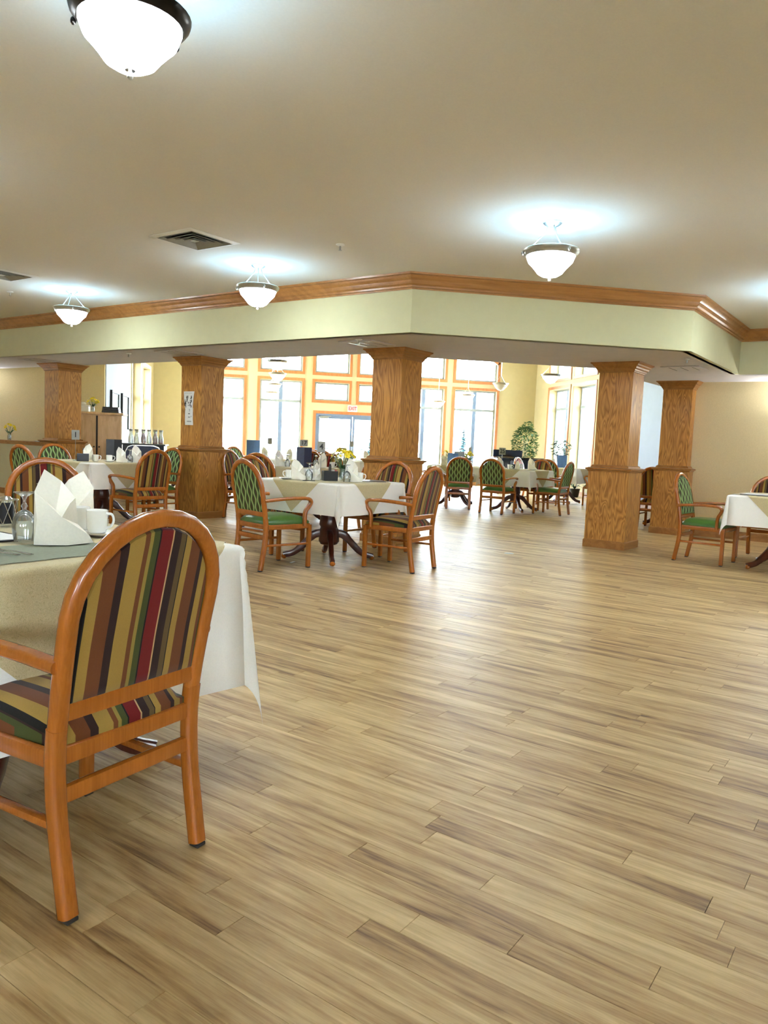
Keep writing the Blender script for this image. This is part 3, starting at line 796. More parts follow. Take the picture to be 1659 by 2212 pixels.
GOB = [lathe_mesh('bowl', [(.033, 0), (.0345, 0), (.040, .03), (.042, .055), (.037, .085), (.022, .105), (.009, .112), (.008, .105), (.020, .098), (.034, .082), (.039, .055), (.037, .03), (.033, 0)], M['glassware']),
       lathe_mesh('stem', [(.009, .110), (.0075, .118), (.012, .126), (.006, .138), (.006, .150)], M['glassware'], 12),
       lathe_mesh('foot', [(.006, .149), (.010, .160), (.026, .170), (.036, .174), (.036, .177), (.001, .175)], M['glassware'])]
def goblet(x, y, where, z=None, group='upturned water goblets'):
    r = tag(empty('water_goblet', (x, y, ZI if z is None else z)), 'clear stemmed goblet turned upside down ' + where, 'glass', group)
    for n_, me in zip(('bowl', 'stem', 'foot'), GOB): obj(n_, me, r)
    return r
def menu(x, y, rz, mat, where, w=.20, h=.28, ang=28, z=None):
    r = tag(empty('menu_folder', (x, y, ZI if z is None else z), radians(rz)), where, 'menu')
    for s in (-1, 1):
        mb = MB(); mb.cbox((s * w / 4 * cos(radians(ang)), w / 4 * sin(radians(ang)), h / 2), (w / 2, .006, h), .002, s * radians(ang)); mb.build('cover', mat, r)
    sp_ = MB(); sp_.cbox((0, -.002, h / 2), (.012, .010, h), .002); sp_.build('spine', mat, r); return r
def number_sign(x, y, rz, txt, where, ts=.085, pw_=.085, ph_=.115, top=.40):
    r = tag(empty('number_stand', (x, y, ZI), radians(rz)), where, 'sign')
    b = MB(); b.lathe([(.034, 0), (.034, .006), (.008, .012), (.001, .012)], 14); b.build('base', M['nickel'], r)
    b = MB(); b.tube([(0, 0, .01), (0, 0, top - ph_ + .01)], .0035, 6, (1, 0, 0)); b.build('rod', M['nickel'], r)
    b = MB(); b.cbox((0, 0, top - ph_ / 2), (pw_, .006, ph_), .002); pl = b.build('plate', M['plate_grey'], r)
    if txt:
        t = obj('number', text_mesh(txt, ts, M['print']), pl, (0, -.0042, top - ph_ / 2)); t.rotation_euler = (pi / 2, 0, 0)
    return r
def caddy(x, y, rz, where, fill=True):
    r = tag(empty('condiment_caddy', (x, y, ZI), radians(rz)), where, 'caddy')
    b = MB(); b.cbox((0, 0, .006), (.15, .10, .012), .003); b.build('tray', M['black'], r)
    b = MB()
    for (cx, cy, sx, sy) in ((0, -.048, .15, .004), (0, .048, .15, .004), (-.073, 0, .004, .10), (.073, 0, .004, .10)): b.cbox((cx, cy, .055), (sx, sy, .09), .001)
    b.build('side', M['black'], r)
    b = MB(); b.cbox((0, 0, .08), (.005, .092, .15), .002); b.tube([(0, .022 * cos(t * pi / 8), .15 + .022 * sin(t * pi / 8)) for t in range(9)], .006, 6, (1, 0, 0)); b.build('handle', M['black'], r)
    if fill:
        for i in range(4):
            b = MB(); b.cbox((.030 + (i % 2) * .026, -.022 + .04 * (i // 2), .064), (.020, .030, .10), .002); b.build('packet', M[('paper', 'pinkish')[i % 2]], r)
    return r
def bouquet(x, y, z, where, seed=1, n=15, spread=.115, h=.17, vh=.13):
    q = random.Random(seed); r = tag(empty('flower_vase', (x, y, z)), where, 'flowers')
    b = MB(); b.lathe([(.028, 0), (.032, .01), (.036, vh * .5), (.026, vh * .8), (.034, vh), (.031, vh), (.023, vh * .8), (.033, vh * .5), (.029, .012), (.001, .008)], 14, cap=False); b.build('vase', M['carafe'], r)
    heads = []
    for k in range(n):
        a = 2 * pi * k / n * 2.4 + q.random(); rr = spread * sqrt((k + .5) / n); heads.append(Vector((rr * cos(a), rr * sin(a), vh + h * (1.0 - .55 * (rr / spread) ** 2) + q.uniform(-.015, .015))))
    st = MB()
    for p in heads: st.tube([(p.x * .1, p.y * .1, .02), (p.x * .25, p.y * .25, vh), (p.x * .9, p.y * .9, p.z)], .0028, 5, (1, 0, 0))
    st.build('stem_bunch', M['stem'], r)
    for k, p in enumerate(heads):
        f = MB(); out = Vector((p.x, p.y, .09)).normalized()
        X = out.orthogonal().normalized(); Y = out.cross(X)
        for i in range(6):
            a = pi / 3 * i; d = X * cos(a) + Y * sin(a); e_ = X * -sin(a) + Y * cos(a); c0 = p
            f.add([c0, c0 + d * .024 + e_ * .014 + out * .008, c0 + d * .044 + out * .005, c0 + d * .024 - e_ * .014 + out * .008], [(0, 1, 2, 3)])
        fo = f.build('flower', M['petal'] if q.random() < .75 else M['petal_white'], r, 0)
        tr = MB(); tr.sweep([p, p + out * .018], [(.008 * cos(2 * pi * j / 7), .008 * sin(2 * pi * j / 7)) for j in range(7)], tuple(X), [1, 1.5]); tr.build('trumpet', M['petal'], fo)
    lf = MB()
    for k in range(16):
        a = q.random() * 6.28; L = q.uniform(.06, .13); d = Vector((cos(a), sin(a), q.uniform(.3, 1.2))).normalized(); sdx = Vector((-sin(a), cos(a), 0)) * .012; b0 = Vector((cos(a) * .02, sin(a) * .02, vh - .01))
        lf.add([b0 - sdx * .4, b0 + d * L * .5 - sdx, b0 + d * L + Vector((0, 0, -.01)), b0 + d * L * .5 + sdx, b0 + sdx * .4], [(0, 1, 2, 3, 4)])
    o = lf.build('leaves', M['leaf'], r, 0); return r

# ------------------------------------------------------------------ lamps
def lamp(x, y, zc, label, drop=.0, lit=True, s=1.0, dark=False, power=None, group='bowl ceiling lamps', col=(.36, .67, 1.0)):
    r = tag(empty('bowl_lamp', (x, y, zc)), label, 'lamp', group); me = M['bronze'] if dark else M['nickel']; k = s
    b = MB(); b.lathe([(.075 * k, 0), (.075 * k, -.012), (.055 * k, -.028), (.02 * k, -.04), (.001, -.042)], 20); b.build('canopy', me, r)
    zr = -.225 * k - drop
    if drop:
        b = MB(); b.tube([(0, 0, -.03), (0, 0, -drop - .03)], .008, 6, (1, 0, 0)); b.build('stem', me, r)
    for i in range(3):
        a = radians(30 + 120 * i); b = MB()
        b.tube([(.035 * k * cos(a), .035 * k * sin(a), -drop - .035), (.05 * k * cos(a), .05 * k * sin(a), -drop - .075 * k), (.195 * k * cos(a), .195 * k * sin(a), zr + .005)], .0055, 6, (0, 0, 1)); b.build('arm', me, r)
        b = MB(); b.sphere((.222 * k * cos(a + .3), .222 * k * sin(a + .3), zr - .022), .011 * k, 8, 6, 1.4); b.build('knob', me, r)
    b = MB(); b.lathe([(.192 * k, zr + .004), (.214 * k, zr + .012), (.222 * k, zr + .004), (.218 * k, zr - .012), (.205 * k, zr - .028), (.194 * k, zr - .040), (.186 * k, zr - .040), (.188 * k, zr - .004)], 36, cap=False)
    n = 36; b.f += [(7 * n + j, 7 * n + (j + 1) % n, (j + 1) % n, j) for j in range(n)]; b.build('rim', me, r)
    b = MB(); b.lathe([(.188 * k, zr - .01), (.188 * k, zr - .045), (.172 * k, zr - .085), (.145 * k, zr - .112), (.120 * k, zr - .140), (.095 * k, zr - .172), (.060 * k, zr - .192), (.012 * k, zr - .198), (.001, zr - .198)], 36, cap=False); bo = b.build('bowl', (M['bowl'] if col[2] > .9 else M['bowl_warm']) if lit else M['bowl_off'], r)
    if lit:
        b = MB(); b.lathe([(.1865 * k, zr - .008), (.185 * k, zr - .045), (.168 * k, zr - .083), (.141 * k, zr - .109), (.116 * k, zr - .136), (.091 * k, zr - .167), (.058 * k, zr - .186), (.001, zr - .192)], 36, cap=False); b.build('glow_block_shell', M['white'], bo)  # added opaque shell, keeps the bowl's own glow off the ceiling
    b = MB(); b.lathe([(.020 * k, zr - .194), (.020 * k, zr - .199), (.008 * k, zr - .203), (.007 * k, zr - .208)], 12); b.sphere((0, 0, zr - .220), .0125 * k, 10, 6); b.build('finial', M['white'] if not dark else M['nickel'], r)
    if lit:
        L = bpy.data.lights.new('bulb', 'POINT'); L.energy = power or LAMP_W; L.color = col; L.shadow_soft_size = .05
        lo = bpy.data.objects.new('bulb', L); C.objects.link(lo); lo.parent = r; lo.location = (0, 0, zr - .058)
    return r
# ------------------------------------------------------------------ placing: tables and chairs
T = {'near': (-.84, 2.97), '4': (.78, 8.08), '1': (-2.12, 11.10), '25': (5.22, 14.9), 'b': (4.25, 16.0), 'r': (6.06, 7.86), 'g': (7.40, 12.75),
     '17': (.62, 11.75), 'd': (.35, 15.9), 'e': (2.2, 17.1), 'f': (7.35, 17.6), 'h': (-1.55, 17.7)}
table(*T['near'], 'long', 'nearest the camera at left')
table(*T['4'], 'a', 'marked four'); table(*T['1'], 'b', 'marked one')
table(*T['25'], 'c', 'marked twenty five'); table(*T['b'], 'a', 'just left of number twenty five', 70)
table(*T['r'], 'b', 'cut off by the right edge'); table(*T['g'], 'c', 'between the two right columns')
table(*T['17'], 'b', 'marked seventeen', 52); table(*T['d'], 'a', 'near the left tall windows')
table(*T['e'], 'c', 'in front of the glass doors'); table(*T['f'], 'b', 'beside the right sunroom windows')
table(*T['h'], 'a', 'behind the column with the notice')
def around(key, face, d=.85):
    a = radians(face); x, y = T[key]; return x - d * cos(a), y - d * sin(a), face
chair('stripes', -.532, 2.345, 139.5, 'with its back to the camera, largest in the foreground', 'chairs at the nearest table')
chair('stripes', -1.36, 5.42, -70, 'facing the camera behind the nearest table', 'chairs at the nearest table')
G = 'chairs at the table marked four'
chair('green', .18, 7.62, 34, 'at left front of table four', G)
chair('stripes', 1.46, 7.65, 139, 'at right front of table four, back to camera', G)
chair('stripes', *around('4', 225), 'at table four right beneath the centre column', G)
chair('stripes', *around('4', 315), 'hidden behind the left green chair of table four', G)
G = 'chairs at the table marked one'
chair('stripes', -1.54, 10.53, 133, 'at table one with its back to camera', G)
chair('green', *around('1', 48), 'at left of table one, half hidden by the half wall side', G)
chair('green', *around('1', 315), 'at table one facing the camera below the left column', G)
chair('green', *around('1', 225), 'at table one half hidden by its striped chair', G)
G = 'chairs at the table marked twenty five'
chair('green', 4.66, 14.31, 48, 'at left front of table twenty five', G)
chair('green', 5.80, 14.42, 136, 'at right front of table twenty five, seen from its side', G)
chair('stripes', *around('25', 225), 'at the far right of table twenty five', G)
G = 'chairs left of table twenty five'
chair('green', 4.10, 15.20, 76, 'with its back to camera, left of table twenty five', G)
chair('stripes', *around('b', -20), 'beside the centre column, left of table twenty five', G)
chair('rust', *around('b', 250), 'facing the camera behind the blue menus', G)
chair('green', 5.41, 8.41, -49.5, 'standing alone before the right column and tan wall', 'chairs at the right edge')
chair('stripes', 6.44, 8.80, 222, 'behind the right edge table by the tan wall', 'chairs at the right edge')
chair('stripes', 6.86, 12.22, 45, 'seen in the gap between the two right columns', 'chairs between the right columns')
chair('stripes', *around('g', 225), 'far side of the table between the right columns', 'chairs between the right columns')
G = 'chairs at the table marked seventeen'
chair('stripes', .17, 11.10, 62, 'at left front of table seventeen, behind the green chair', G)
chair('stripes', *around('17', 150), 'at table seventeen to the right of the yellow flowers', G)
chair('stripes', *around('17', 240), 'at the far right of table seventeen', G)
chair('stripes', *around('17', 330), 'at the far left of table seventeen', G)
G = 'chairs near the left tall windows'
chair('green', -.32, 15.30, 20, 'seen from its side right of the column with notice', G)
chair('stripes', *around('d', 125), 'with its back to camera near the left windows', G)
chair('rust', *around('d', 225), 'far right at the table near the left windows', G)
chair('green', *around('d', 315), 'far left at the table near the left windows', G)
G = 'chairs in front of the glass doors'
chair('stripes', *around('e', 48), 'left front before the glass doors', G)
chair('rust', *around('e', 132), 'right front before the glass doors', G)
chair('stripes', *around('e', 228), 'far right before the glass doors', G)
G = 'chairs beside the right sunroom windows'
chair('green', *around('f', 50), 'front left beside the right sunroom windows', G)
chair('stripes', *around('f', 140), 'front right beside the right sunroom windows', G)
chair('rust', *around('f', 315), 'far left beside the right sunroom windows', G)
G = 'chairs behind the column with the notice'
chair('rust', *around('h', 150), 'behind the column with notice, red brown back', G)
chair('green', *around('h', 240), 'far side of the table behind the notice column', G)

# ------------------------------------------------------------------ nearest table
pmt = MB()
vs = []; fs = []; n = 10
for j in range(n + 1):
    for i in range(n + 1): vs.append((-.235 + .47 * i / n, -.165 + .33 * j / n, .0015 + .0012 * sin(i * 1.9) * (1 if j in (0, n) else .4)))
L = len(vs); vs += [(x, y, z - .0018) for x, y, z in vs]
for j in range(n):
    for i in range(n): k = j * (n + 1) + i; fs.append((k, k + 1, k + n + 2, k + n + 1)); fs.append((L + k, L + k + n + 1, L + k + n + 2, L + k + 1))
for i in range(n): fs.append((i, L + i, L + i + 1, i + 1)); k = n * (n + 1) + i; fs.append((k, k + 1, L + k + 1, L + k))
for j in range(n): k = j * (n + 1); fs.append((k, k + n + 1, L + k + n + 1, L + k)); k += n; fs.append((k, L + k, L + k + n + 1, k + n + 1))
pmt.add(vs, fs)
tag(pmt.build('placemat', M['mat_grey'], None, 40, (-.695, 2.680, ZI), radians(45)), 'grey green placemat under the nearest napkin', 'placemat')
napkin(-.695, 2.830, 22, 'on the grey placemat, largest in the picture', 0, z=ZI + .004, s=1.08)
napkin(-.745, 3.36, 30, 'behind the two cups of the nearest table', 1, s=1.05)
goblet(-.815, 2.885, 'beside the largest napkin', z=ZI + .004)
goblet(-.88, 3.42, 'second and farther on the nearest table')
saucer(-.60, 3.11, 'under the front cup of the nearest table'); cup(-.615, 3.13, -20, 'on the saucer by the largest napkin', ZI + .008)
saucer(-.70, 3.25, 'under the rear cup of the nearest table'); cup(-.705, 3.24, 150, 'half hidden behind the largest napkin', ZI + .008)
# wire jam caddy with jars
r = tag(empty('jam_caddy', (-1.06, 3.36, ZI)), 'wire caddy with dark jars at the left edge', 'caddy')
b = MB(); b.tube([(.085 * cos(2 * pi * k / 24), .06 * sin(2 * pi * k / 24), .11) for k in range(24)], .003, 6, (0, 0, 1), closed=True); b.tube([(.085 * cos(2 * pi * k / 24), .06 * sin(2 * pi * k / 24), .012) for k in range(24)], .003, 6, (0, 0, 1), closed=True)
for k in range(12):
    for s in (-1, 1):
        a0 = 2 * pi * k / 12; a1 = a0 + s * .5; b.tube([(.085 * cos(a0), .06 * sin(a0), .012), (.085 * cos(a1), .06 * sin(a1), .11)], .0018, 5, (.3, .2, 1))
b.build('wire_basket', M['chrome'], r)
for s in (-1, 1):
    j = MB(); j.lathe([(.026, .008), (.031, .014), (.031, .085), (.024, .098), (.001, .098)], 14, (s * .038, 0, 0)); jo = j.build('jar', M['print'], r)
    l = MB(); l.lathe([(.026, .098), (.027, .112), (.018, .122), (.001, .126)], 14, (s * .038, 0, 0)); l.build('lid', M['chrome'], jo)
# cutlery
def cutlery(kind, x, y, rz, where):
    r = tag(empty(kind, (x, y, ZI + .005), radians(rz)), where, kind)
    h = MB(); path = spline([(0, 0, .002), (.04, 0, .003), (.09, 0, .006), (.125, 0, .004)], 4); sc = [1.35 - .75 * i / (len(path) - 1) for i in range(len(path))]
    h.sweep(path, rrect(.010, .003, .0014, 3), (0, 0, 1), sc); h.build('handle', M['chrome'], r)
    if kind == 'fork':
        hd = MB(); hd.cbox((.138, 0, .003), (.028, .022, .003), .001)
        for k in range(4): hd.tube([(.150, -.009 + .006 * k, .004), (.175, -.009 + .006 * k, .008), (.195, -.009 + .006 * k, .007)], .0016, 5, (0, 0, 1))
        hd.build('tines', M['chrome'], r)
    else:
        hd = MB(); pr = 10
        for k in range(1): hd.sphere((.155, 0, .006), .021, 14, 6, .28)
        hd.v = [(.155 + (x_ - .155) * 1.5, y_, z_) for x_, y_, z_ in hd.v]; hd.build('spoon_bowl', M['chrome'], r)
cutlery('fork', -.700, 2.560, 147, 'steel fork lying on the grey placemat')
cutlery('spoon', -.735, 2.545, 152, 'steel spoon lying at the edge of the grey placemat')
b = MB(); b.cbox((0, 0, .002), (.29, .36, .004), .001); mo = b.build('menu_board', M['black'], None, 30, (-1.03, 2.985, ZI + .001), radians(45)); tag(mo, 'black edged menu sheet lying on the nearest table', 'menu')
b = MB(); b.bx(-.13, .13, -.165, .165, .0042, .0048); b.build('menu_sheet', M['paper'], mo, 0)

# ---- table 4
Y4 = 7.85
cup(.335, 7.98, 200, 'at the left end of table four'); napkin(.41, Y4, 10, 'at the left of table four', 2); saucer(.30, 7.86, 'at the left corner of table four')
goblet(.53, Y4, 'left of the black caddy on table four'); napkin(.62, 7.93, 60, 'just left of the black caddy', 1, s=.8)
caddy(.745, 7.86, 10, 'black caddy with packets in the middle of table four')
number_sign(.665, 8.06, 8, '4', 'number stand reading four on the middle table')
bouquet(.885, 7.95, ZI, 'yellow daffodils in a glass vase on table four', 3, 20, .135, .20)
napkin(.965, 7.80, -10, 'right of the daffodils on table four', 0); cup(1.06, 7.90, -30, 'right end of table four beside a napkin'); goblet(.905, 7.72, 'below the daffodils on table four')
b = MB(); b.cbox((0, 0, .003), (.40, .30, .005), .001); tag(b.build('menu_board', M['black'], None, 30, (1.15, 8.08, ZI), radians(0)), 'black menu lying flat on the right of table four', 'menu')
b = MB(); b.cbox((0, 0, .003), (.12, .05, .006), .002); tag(b.build('cutlery_roll', M['black'], None, 30, (.52, 7.70, ZI), radians(8)), 'small black tray before the goblet on table four', 'tray')
# ---- table 1
number_sign(-2.418, 10.85, 12, '1', 'number stand reading one before the left column', .10, .10, .13, .41)
b = caddy(-2.30, 10.75, 10, 'black caddy on table one beside the number stand', False)
cup(-2.15, 10.80, 0, 'left one on table one, beside the black caddy'); cup(-1.975, 10.82, 10, 'right one on table one, before the black menu')
saucer(-1.975, 10.82, 'under a cup on table one'); napkin(-2.36, 11.35, 40, 'at the back of table one by the caddy', 1); napkin(-1.83, 10.86, 15, 'slumped in the middle of table one', 2, s=.95)
goblet(-1.715, 10.88, 'on table one between two napkins'); napkin(-1.64, 10.95, 0, 'at the right end of table one', 0)
menu(-2.02, 11.42, 12, M['black'], 'black menu folder standing on table one', .22, .30, 12)
# ------------------------------------------------------------------ table seventeen
menu(.69, 11.40, 5, M['navy'], 'tall navy menu folder standing on table seventeen', .23, .30, 8)
number_sign(.70, 11.75, 5, '17', 'number stand reading seventeen behind the navy menu', .085, .12, .10, .41)
for k, (x, y, w_) in enumerate(((.33, 11.55, 'at the left of table seventeen'), (.98, 11.6, 'right of the navy menu on table seventeen'))): napkin(x, y, 20 * k, w_, k)
goblet(.45, 11.5, 'left of the navy menu on table seventeen'); goblet(.88, 11.55, 'right of the navy menu on table seventeen'); cup(1.12, 11.5, 0, 'at the right of table seventeen')
# ------------------------------------------------------------------ table twenty five and its neighbour
number_sign(4.84, 14.72, 12, '25', 'number stand reading twenty five before the black piano', .115, .15, .14, .42)
napkin(4.82, 14.75, 0, 'left end of table twenty five under its number', 0); cup(4.97, 14.60, 0, 'left on table twenty five below the piano'); napkin(5.14, 14.62, 30, 'in the middle of table twenty five', 1, s=.8)
napkin(5.43, 14.62, -15, 'tall at the right of table twenty five', 2, s=1.1); caddy(5.07, 14.78, 20, 'black caddy in the middle of table twenty five'); saucer(5.02, 14.50, 'at the left front of table twenty five'); saucer(5.42, 14.50, 'at the right front of table twenty five')
goblet(5.30, 14.85, 'on table twenty five among the napkins')
bouquet(4.50, 15.90, ZI, 'yellow flowers in a vase left of table twenty five', 9)
menu(4.14, 15.90, 0, M['blue_card'], 'blue menu folder standing left of table twenty five', .24, .26, 14)
menu(4.36, 16.20, 0, M['grey_card'], 'grey menu folder standing behind the blue menu', .24, .30, 14)
bouquet(4.03, 16.15, ZI, 'yellow flowers half hidden by the blue menu', 5, 7, .07)
napkin(3.90, 15.72, 0, 'left end of the table beside twenty five', 2); cup(4.40, 15.55, 0, 'on the table left of twenty five')
number_sign(4.62, 16.3, 10, '', 'blank number stand behind the yellow flowers', .08, .07, .10, .40)
# ------------------------------------------------------------------ other tables
for (key, dx, dy, k, w_) in (('d', -.2, -.1, 0, 'on the table near the left windows'), ('d', .3, -.15, 1, 'right on the table near the left windows'), ('e', -.25, -.2, 2, 'left on the table before the glass doors'), ('e', .2, -.2, 0, 'right on the table before the glass doors'), ('f', -.3, -.1, 1, 'on the table by the right windows'), ('f', .15, -.2, 2, 'right on the table by the right windows'), ('h', .3, -.3, 0, 'on the table behind the notice column')):
    napkin(T[key][0] + dx, T[key][1] + dy, 30 * k, w_, k)
goblet(T['d'][0] + .1, T['d'][1] - .2, 'on the table near the left windows'); goblet(T['e'][0], T['e'][1] - .2, 'on the table before the glass doors')
number_sign(T['d'][0] - .1, T['d'][1], 5, '', 'grey number stand near the left windows', .08, .09, .13, .42)
number_sign(T['e'][0] - 1.0 + .9, T['e'][1] + .1, 5, '', 'grey number stand before the glass doors', .08, .08, .12, .42)
menu(T['d'][0] - .42, T['d'][1] - .02, 15, M['blue_card'], 'bright blue menu folder near the left windows', .30, .36, 24)
bouquet(T['e'][0] - .35, T['e'][1], ZI, 'small yellow flowers behind the number seventeen', 14, 6, .07)
cup(T['g'][0] - .32, T['g'][1] - .2, 0, 'on the table between the right columns'); goblet(T['g'][0] - .40, T['g'][1] - .12, 'on the table between the right columns')
b = MB(); b.cbox((0, 0, .003), (.40, .30, .005), .001); tag(b.build('menu_board', M['black'], None, 30, (T['g'][0] - .2, T['g'][1] - .25, ZI), radians(45)), 'black menu flat on the table between right columns', 'menu')
b = MB(); b.cbox((0, 0, .003), (.34, .44, .006), .002); tag(b.build('menu_board', M['black'], None, 30, (T['r'][0] - .36, T['r'][1] - .02, ZI), radians(45)), 'black edged menu on the table at right edge', 'menu')
b = MB(); b.cbox((0, 0, .0072), (.31, .41, .002), .0005); tag(b.build('menu_sheet', M['paper'], None, 30, (T['r'][0] - .36, T['r'][1] - .02, ZI), radians(45)), 'white sheet lying on the menu at right edge', 'paper')
menu(T['f'][0] + .02, T['f'][1] + .1, 0, M['blue_card'], 'pale blue menu folder by the right windows', .26, .30, 20)

# ------------------------------------------------------------------ lamps
GRP = 'bowl ceiling lamps of the dining room'
lamp(-.512, 3.14, ZC, 'bowl lamp with dark bronze rim, nearest, at top left', dark=True, group=GRP)
lamp(2.236, 5.87, ZC, 'bowl lamp before the right half of the soffit', group=GRP)
lamp(-.04, 8.21, ZC, 'bowl lamp before the middle of the left soffit', group=GRP)
lamp(-2.41, 10.56, ZC, 'bowl lamp at the far left by the crown moulding', group=GRP)
lamp(5.55, 7.25, ZC, 'bowl lamp just outside the right edge', group=GRP)
lamp(4.5, 4.5, ZC, 'added bowl lamp, unseen outside the right edge near camera', group=GRP)  # from here to the end of this group: unseen lamps added for brightness
lamp(-2.8, 5.5, ZC, 'added bowl lamp, unseen outside the left edge', group=GRP)
lamp(-4.4, -2.4, ZC, 'added bowl lamp, unseen behind the camera at left', group=GRP)
lamp(8.2, 4.6, ZC, 'added bowl lamp, unseen far outside the right edge', group=GRP)
lamp(-5.0, 9.0, ZC, 'added bowl lamp, unseen far outside the left edge', group=GRP)
GRP = 'hanging bowl lamps of the sunroom'
WARM = (1, .86, .62)
def hang(x, y, zrim, lit, w_): lamp(x, y, ZH, w_, ZH - zrim - .225, lit, 1.0, False, 2.5, GRP, WARM)
hang(.374, 16.4, 2.90, True, 'hanging bowl lamp nearest of the left sunroom row')
hang(.453, 19.5, 2.90, True, 'hanging bowl lamp second of the left sunroom row')
hang(.42, 22.3, 2.83, True, 'hanging bowl lamp third of the left sunroom row')
hang(.39, 23.7, 2.68, True, 'bowl lamp standing in for a window reflection, end of left sunroom row, yellow glow')  # put here for a lamp mirrored in the window glass
hang(6.497, 16.6, 2.97, True, 'hanging bowl lamp nearest of the right sunroom row')
hang(6.62, 20.6, 3.06, False, 'unlit hanging bowl lamp before the cream wall')
hang(6.41, 23.2, 2.88, True, 'bowl lamp standing in for a reflection in the rightmost tall window')  # reflection in the window glass, built as a lamp
hang(5.62, 23.8, 2.67, True, 'bowl lamp standing in for a window reflection, low beside the centre column')  # another mirrored lamp, built as a hanging one

def sconce(x, y, z, rz, label, power):
    r = tag(empty('wall_sconce', (x, y, z), radians(rz)), label, 'lamp')
    b = MB(); b.cbox((0, -.012, 0), (.10, .024, .20), .006); b.build('backplate', M['nickel'], r)
    b = MB(); vs = []; n = 12
    for (rad, zz) in ((.03, -.10), (.09, -.03), (.14, .08), (.145, .09)):
        for k in range(n + 1): a = pi + pi * k / n; vs.append((rad * cos(a), rad * sin(a) - .02, zz))
    b.add(vs, [(j * (n + 1) + k, j * (n + 1) + k + 1, (j + 1) * (n + 1) + k + 1, (j + 1) * (n + 1) + k) for j in range(3) for k in range(n)]); b.build('shade', M['bowl'], r)
    L = bpy.data.lights.new('bulb', 'POINT'); L.energy = power; L.color = (.85, .92, 1); L.shadow_soft_size = .04
    lo = bpy.data.objects.new('bulb', L); C.objects.link(lo); lo.parent = r; lo.location = (0, -.08, .10)
sconce(8.0, 10.22, 1.95, -45, 'half bowl wall sconce on the right tan wall', 8)
sconce(-6.0, 16.93, 1.95, 0, 'added half bowl wall sconce, unseen on the left tan wall', 14)  # unseen sconce added to brighten the left wall
# ------------------------------------------------------------------ vents and sprinklers
def vent(x, y, z, label, half=.30, rz=45):
    r = tag(empty('ceiling_vent', (x, y, z), radians(rz)), label, 'vent')
    def ringbox(h0, h1, z0, z1, name, mat):
        b = MB(); vs = []
        for h, zz in ((h0, z0), (h1, z1)): vs += [(-h, -h, zz), (h, -h, zz), (h, h, zz), (-h, h, zz)]
        vs += [(x_, y_, z_ + .004) for x_, y_, z_ in vs]
        fs = []
        for j in range(4): k = (j + 1) % 4; fs += [(j, 4 + j, 4 + k, k), (8 + j, 8 + k, 12 + k, 12 + j), (j, k, 8 + k, 8 + j), (4 + j, 12 + j, 12 + k, 4 + k)]
        b.add(vs, fs); b.build(name, mat, r, 0)
    b = MB(); b.bx(-half * .86, half * .86, -half * .86, half * .86, -.002, -.0005); b.build('duct', M['black'], r, 0)
    ringbox(half, half * .84, -.006, -.016, 'frame', M['white'])
    for i in range(4): h = half * (.80 - .19 * i); ringbox(h, h - half * .12, -.020, -.005, 'louvre', M['plate_grey'])
    b = MB(); b.cbox((0, 0, -.016), (half * .2, half * .2, .004), .001); b.build('centre_plate', M['white'], r)
vent(-.615, 7.36, ZC, 'square white air vent in the ceiling, left of centre', .29)
vent(-3.0, 9.74, ZC, 'square air vent in the ceiling at the left edge', .29)
def flatvent(x, y, label):
    r = tag(empty('access_panel', (x, y, ZS), radians(45)), label, 'vent'); b = MB(); b.cbox((0, 0, -.007), (.50, .50, .012), .004); b.build('panel', M['soffit_under'], r); b = MB()
    for i in range(3): b.bx(-.20, .20, -.15 + .15 * i - .006, -.15 + .15 * i + .006, -.0145, -.012)
    b.build('slot', M['black'], r, 0)
flatvent(1.26, 9.16, 'flat vent panel in the soffit by the centre column'); flatvent(5.65, 9.62, 'flat vent panel in the soffit between the right columns')
flatvent(-1.15, 11.50, 'flat vent panel in the soffit above the notice column'); flatvent(-3.75, 14.15, 'flat vent panel in the soffit above the leftmost column')
def sprinkler(x, y, z, label):
    r = tag(empty('sprinkler_head', (x, y, z)), label, 'sprinkler'); b = MB(); b.lathe([(.040, 0), (.040, -.006), (.018, -.016), (.001, -.016)], 16); b.build('escutcheon', M['white'], r)
    b = MB(); b.tube([(0, 0, -.012), (0, 0, -.05)], .009, 8, (1, 0, 0)); b.lathe([(.001, -.056), (.016, -.056), (.018, -.053), (.001, -.050)], 10); b.build('deflector', M['nickel'], r)
sprinkler(.693, 7.10, ZC, 'ceiling sprinkler head right of the air vent'); sprinkler(-3.27, 10.95, ZC, 'ceiling sprinkler head at the left edge')
sprinkler(1.12, 8.87, ZS, 'sprinkler head under the soffit by the centre column'); sprinkler(5.137, 8.70, ZS, 'sprinkler head under the right end of the soffit'); sprinkler(-1.94, 12.066, ZS, 'sprinkler head under the left soffit')

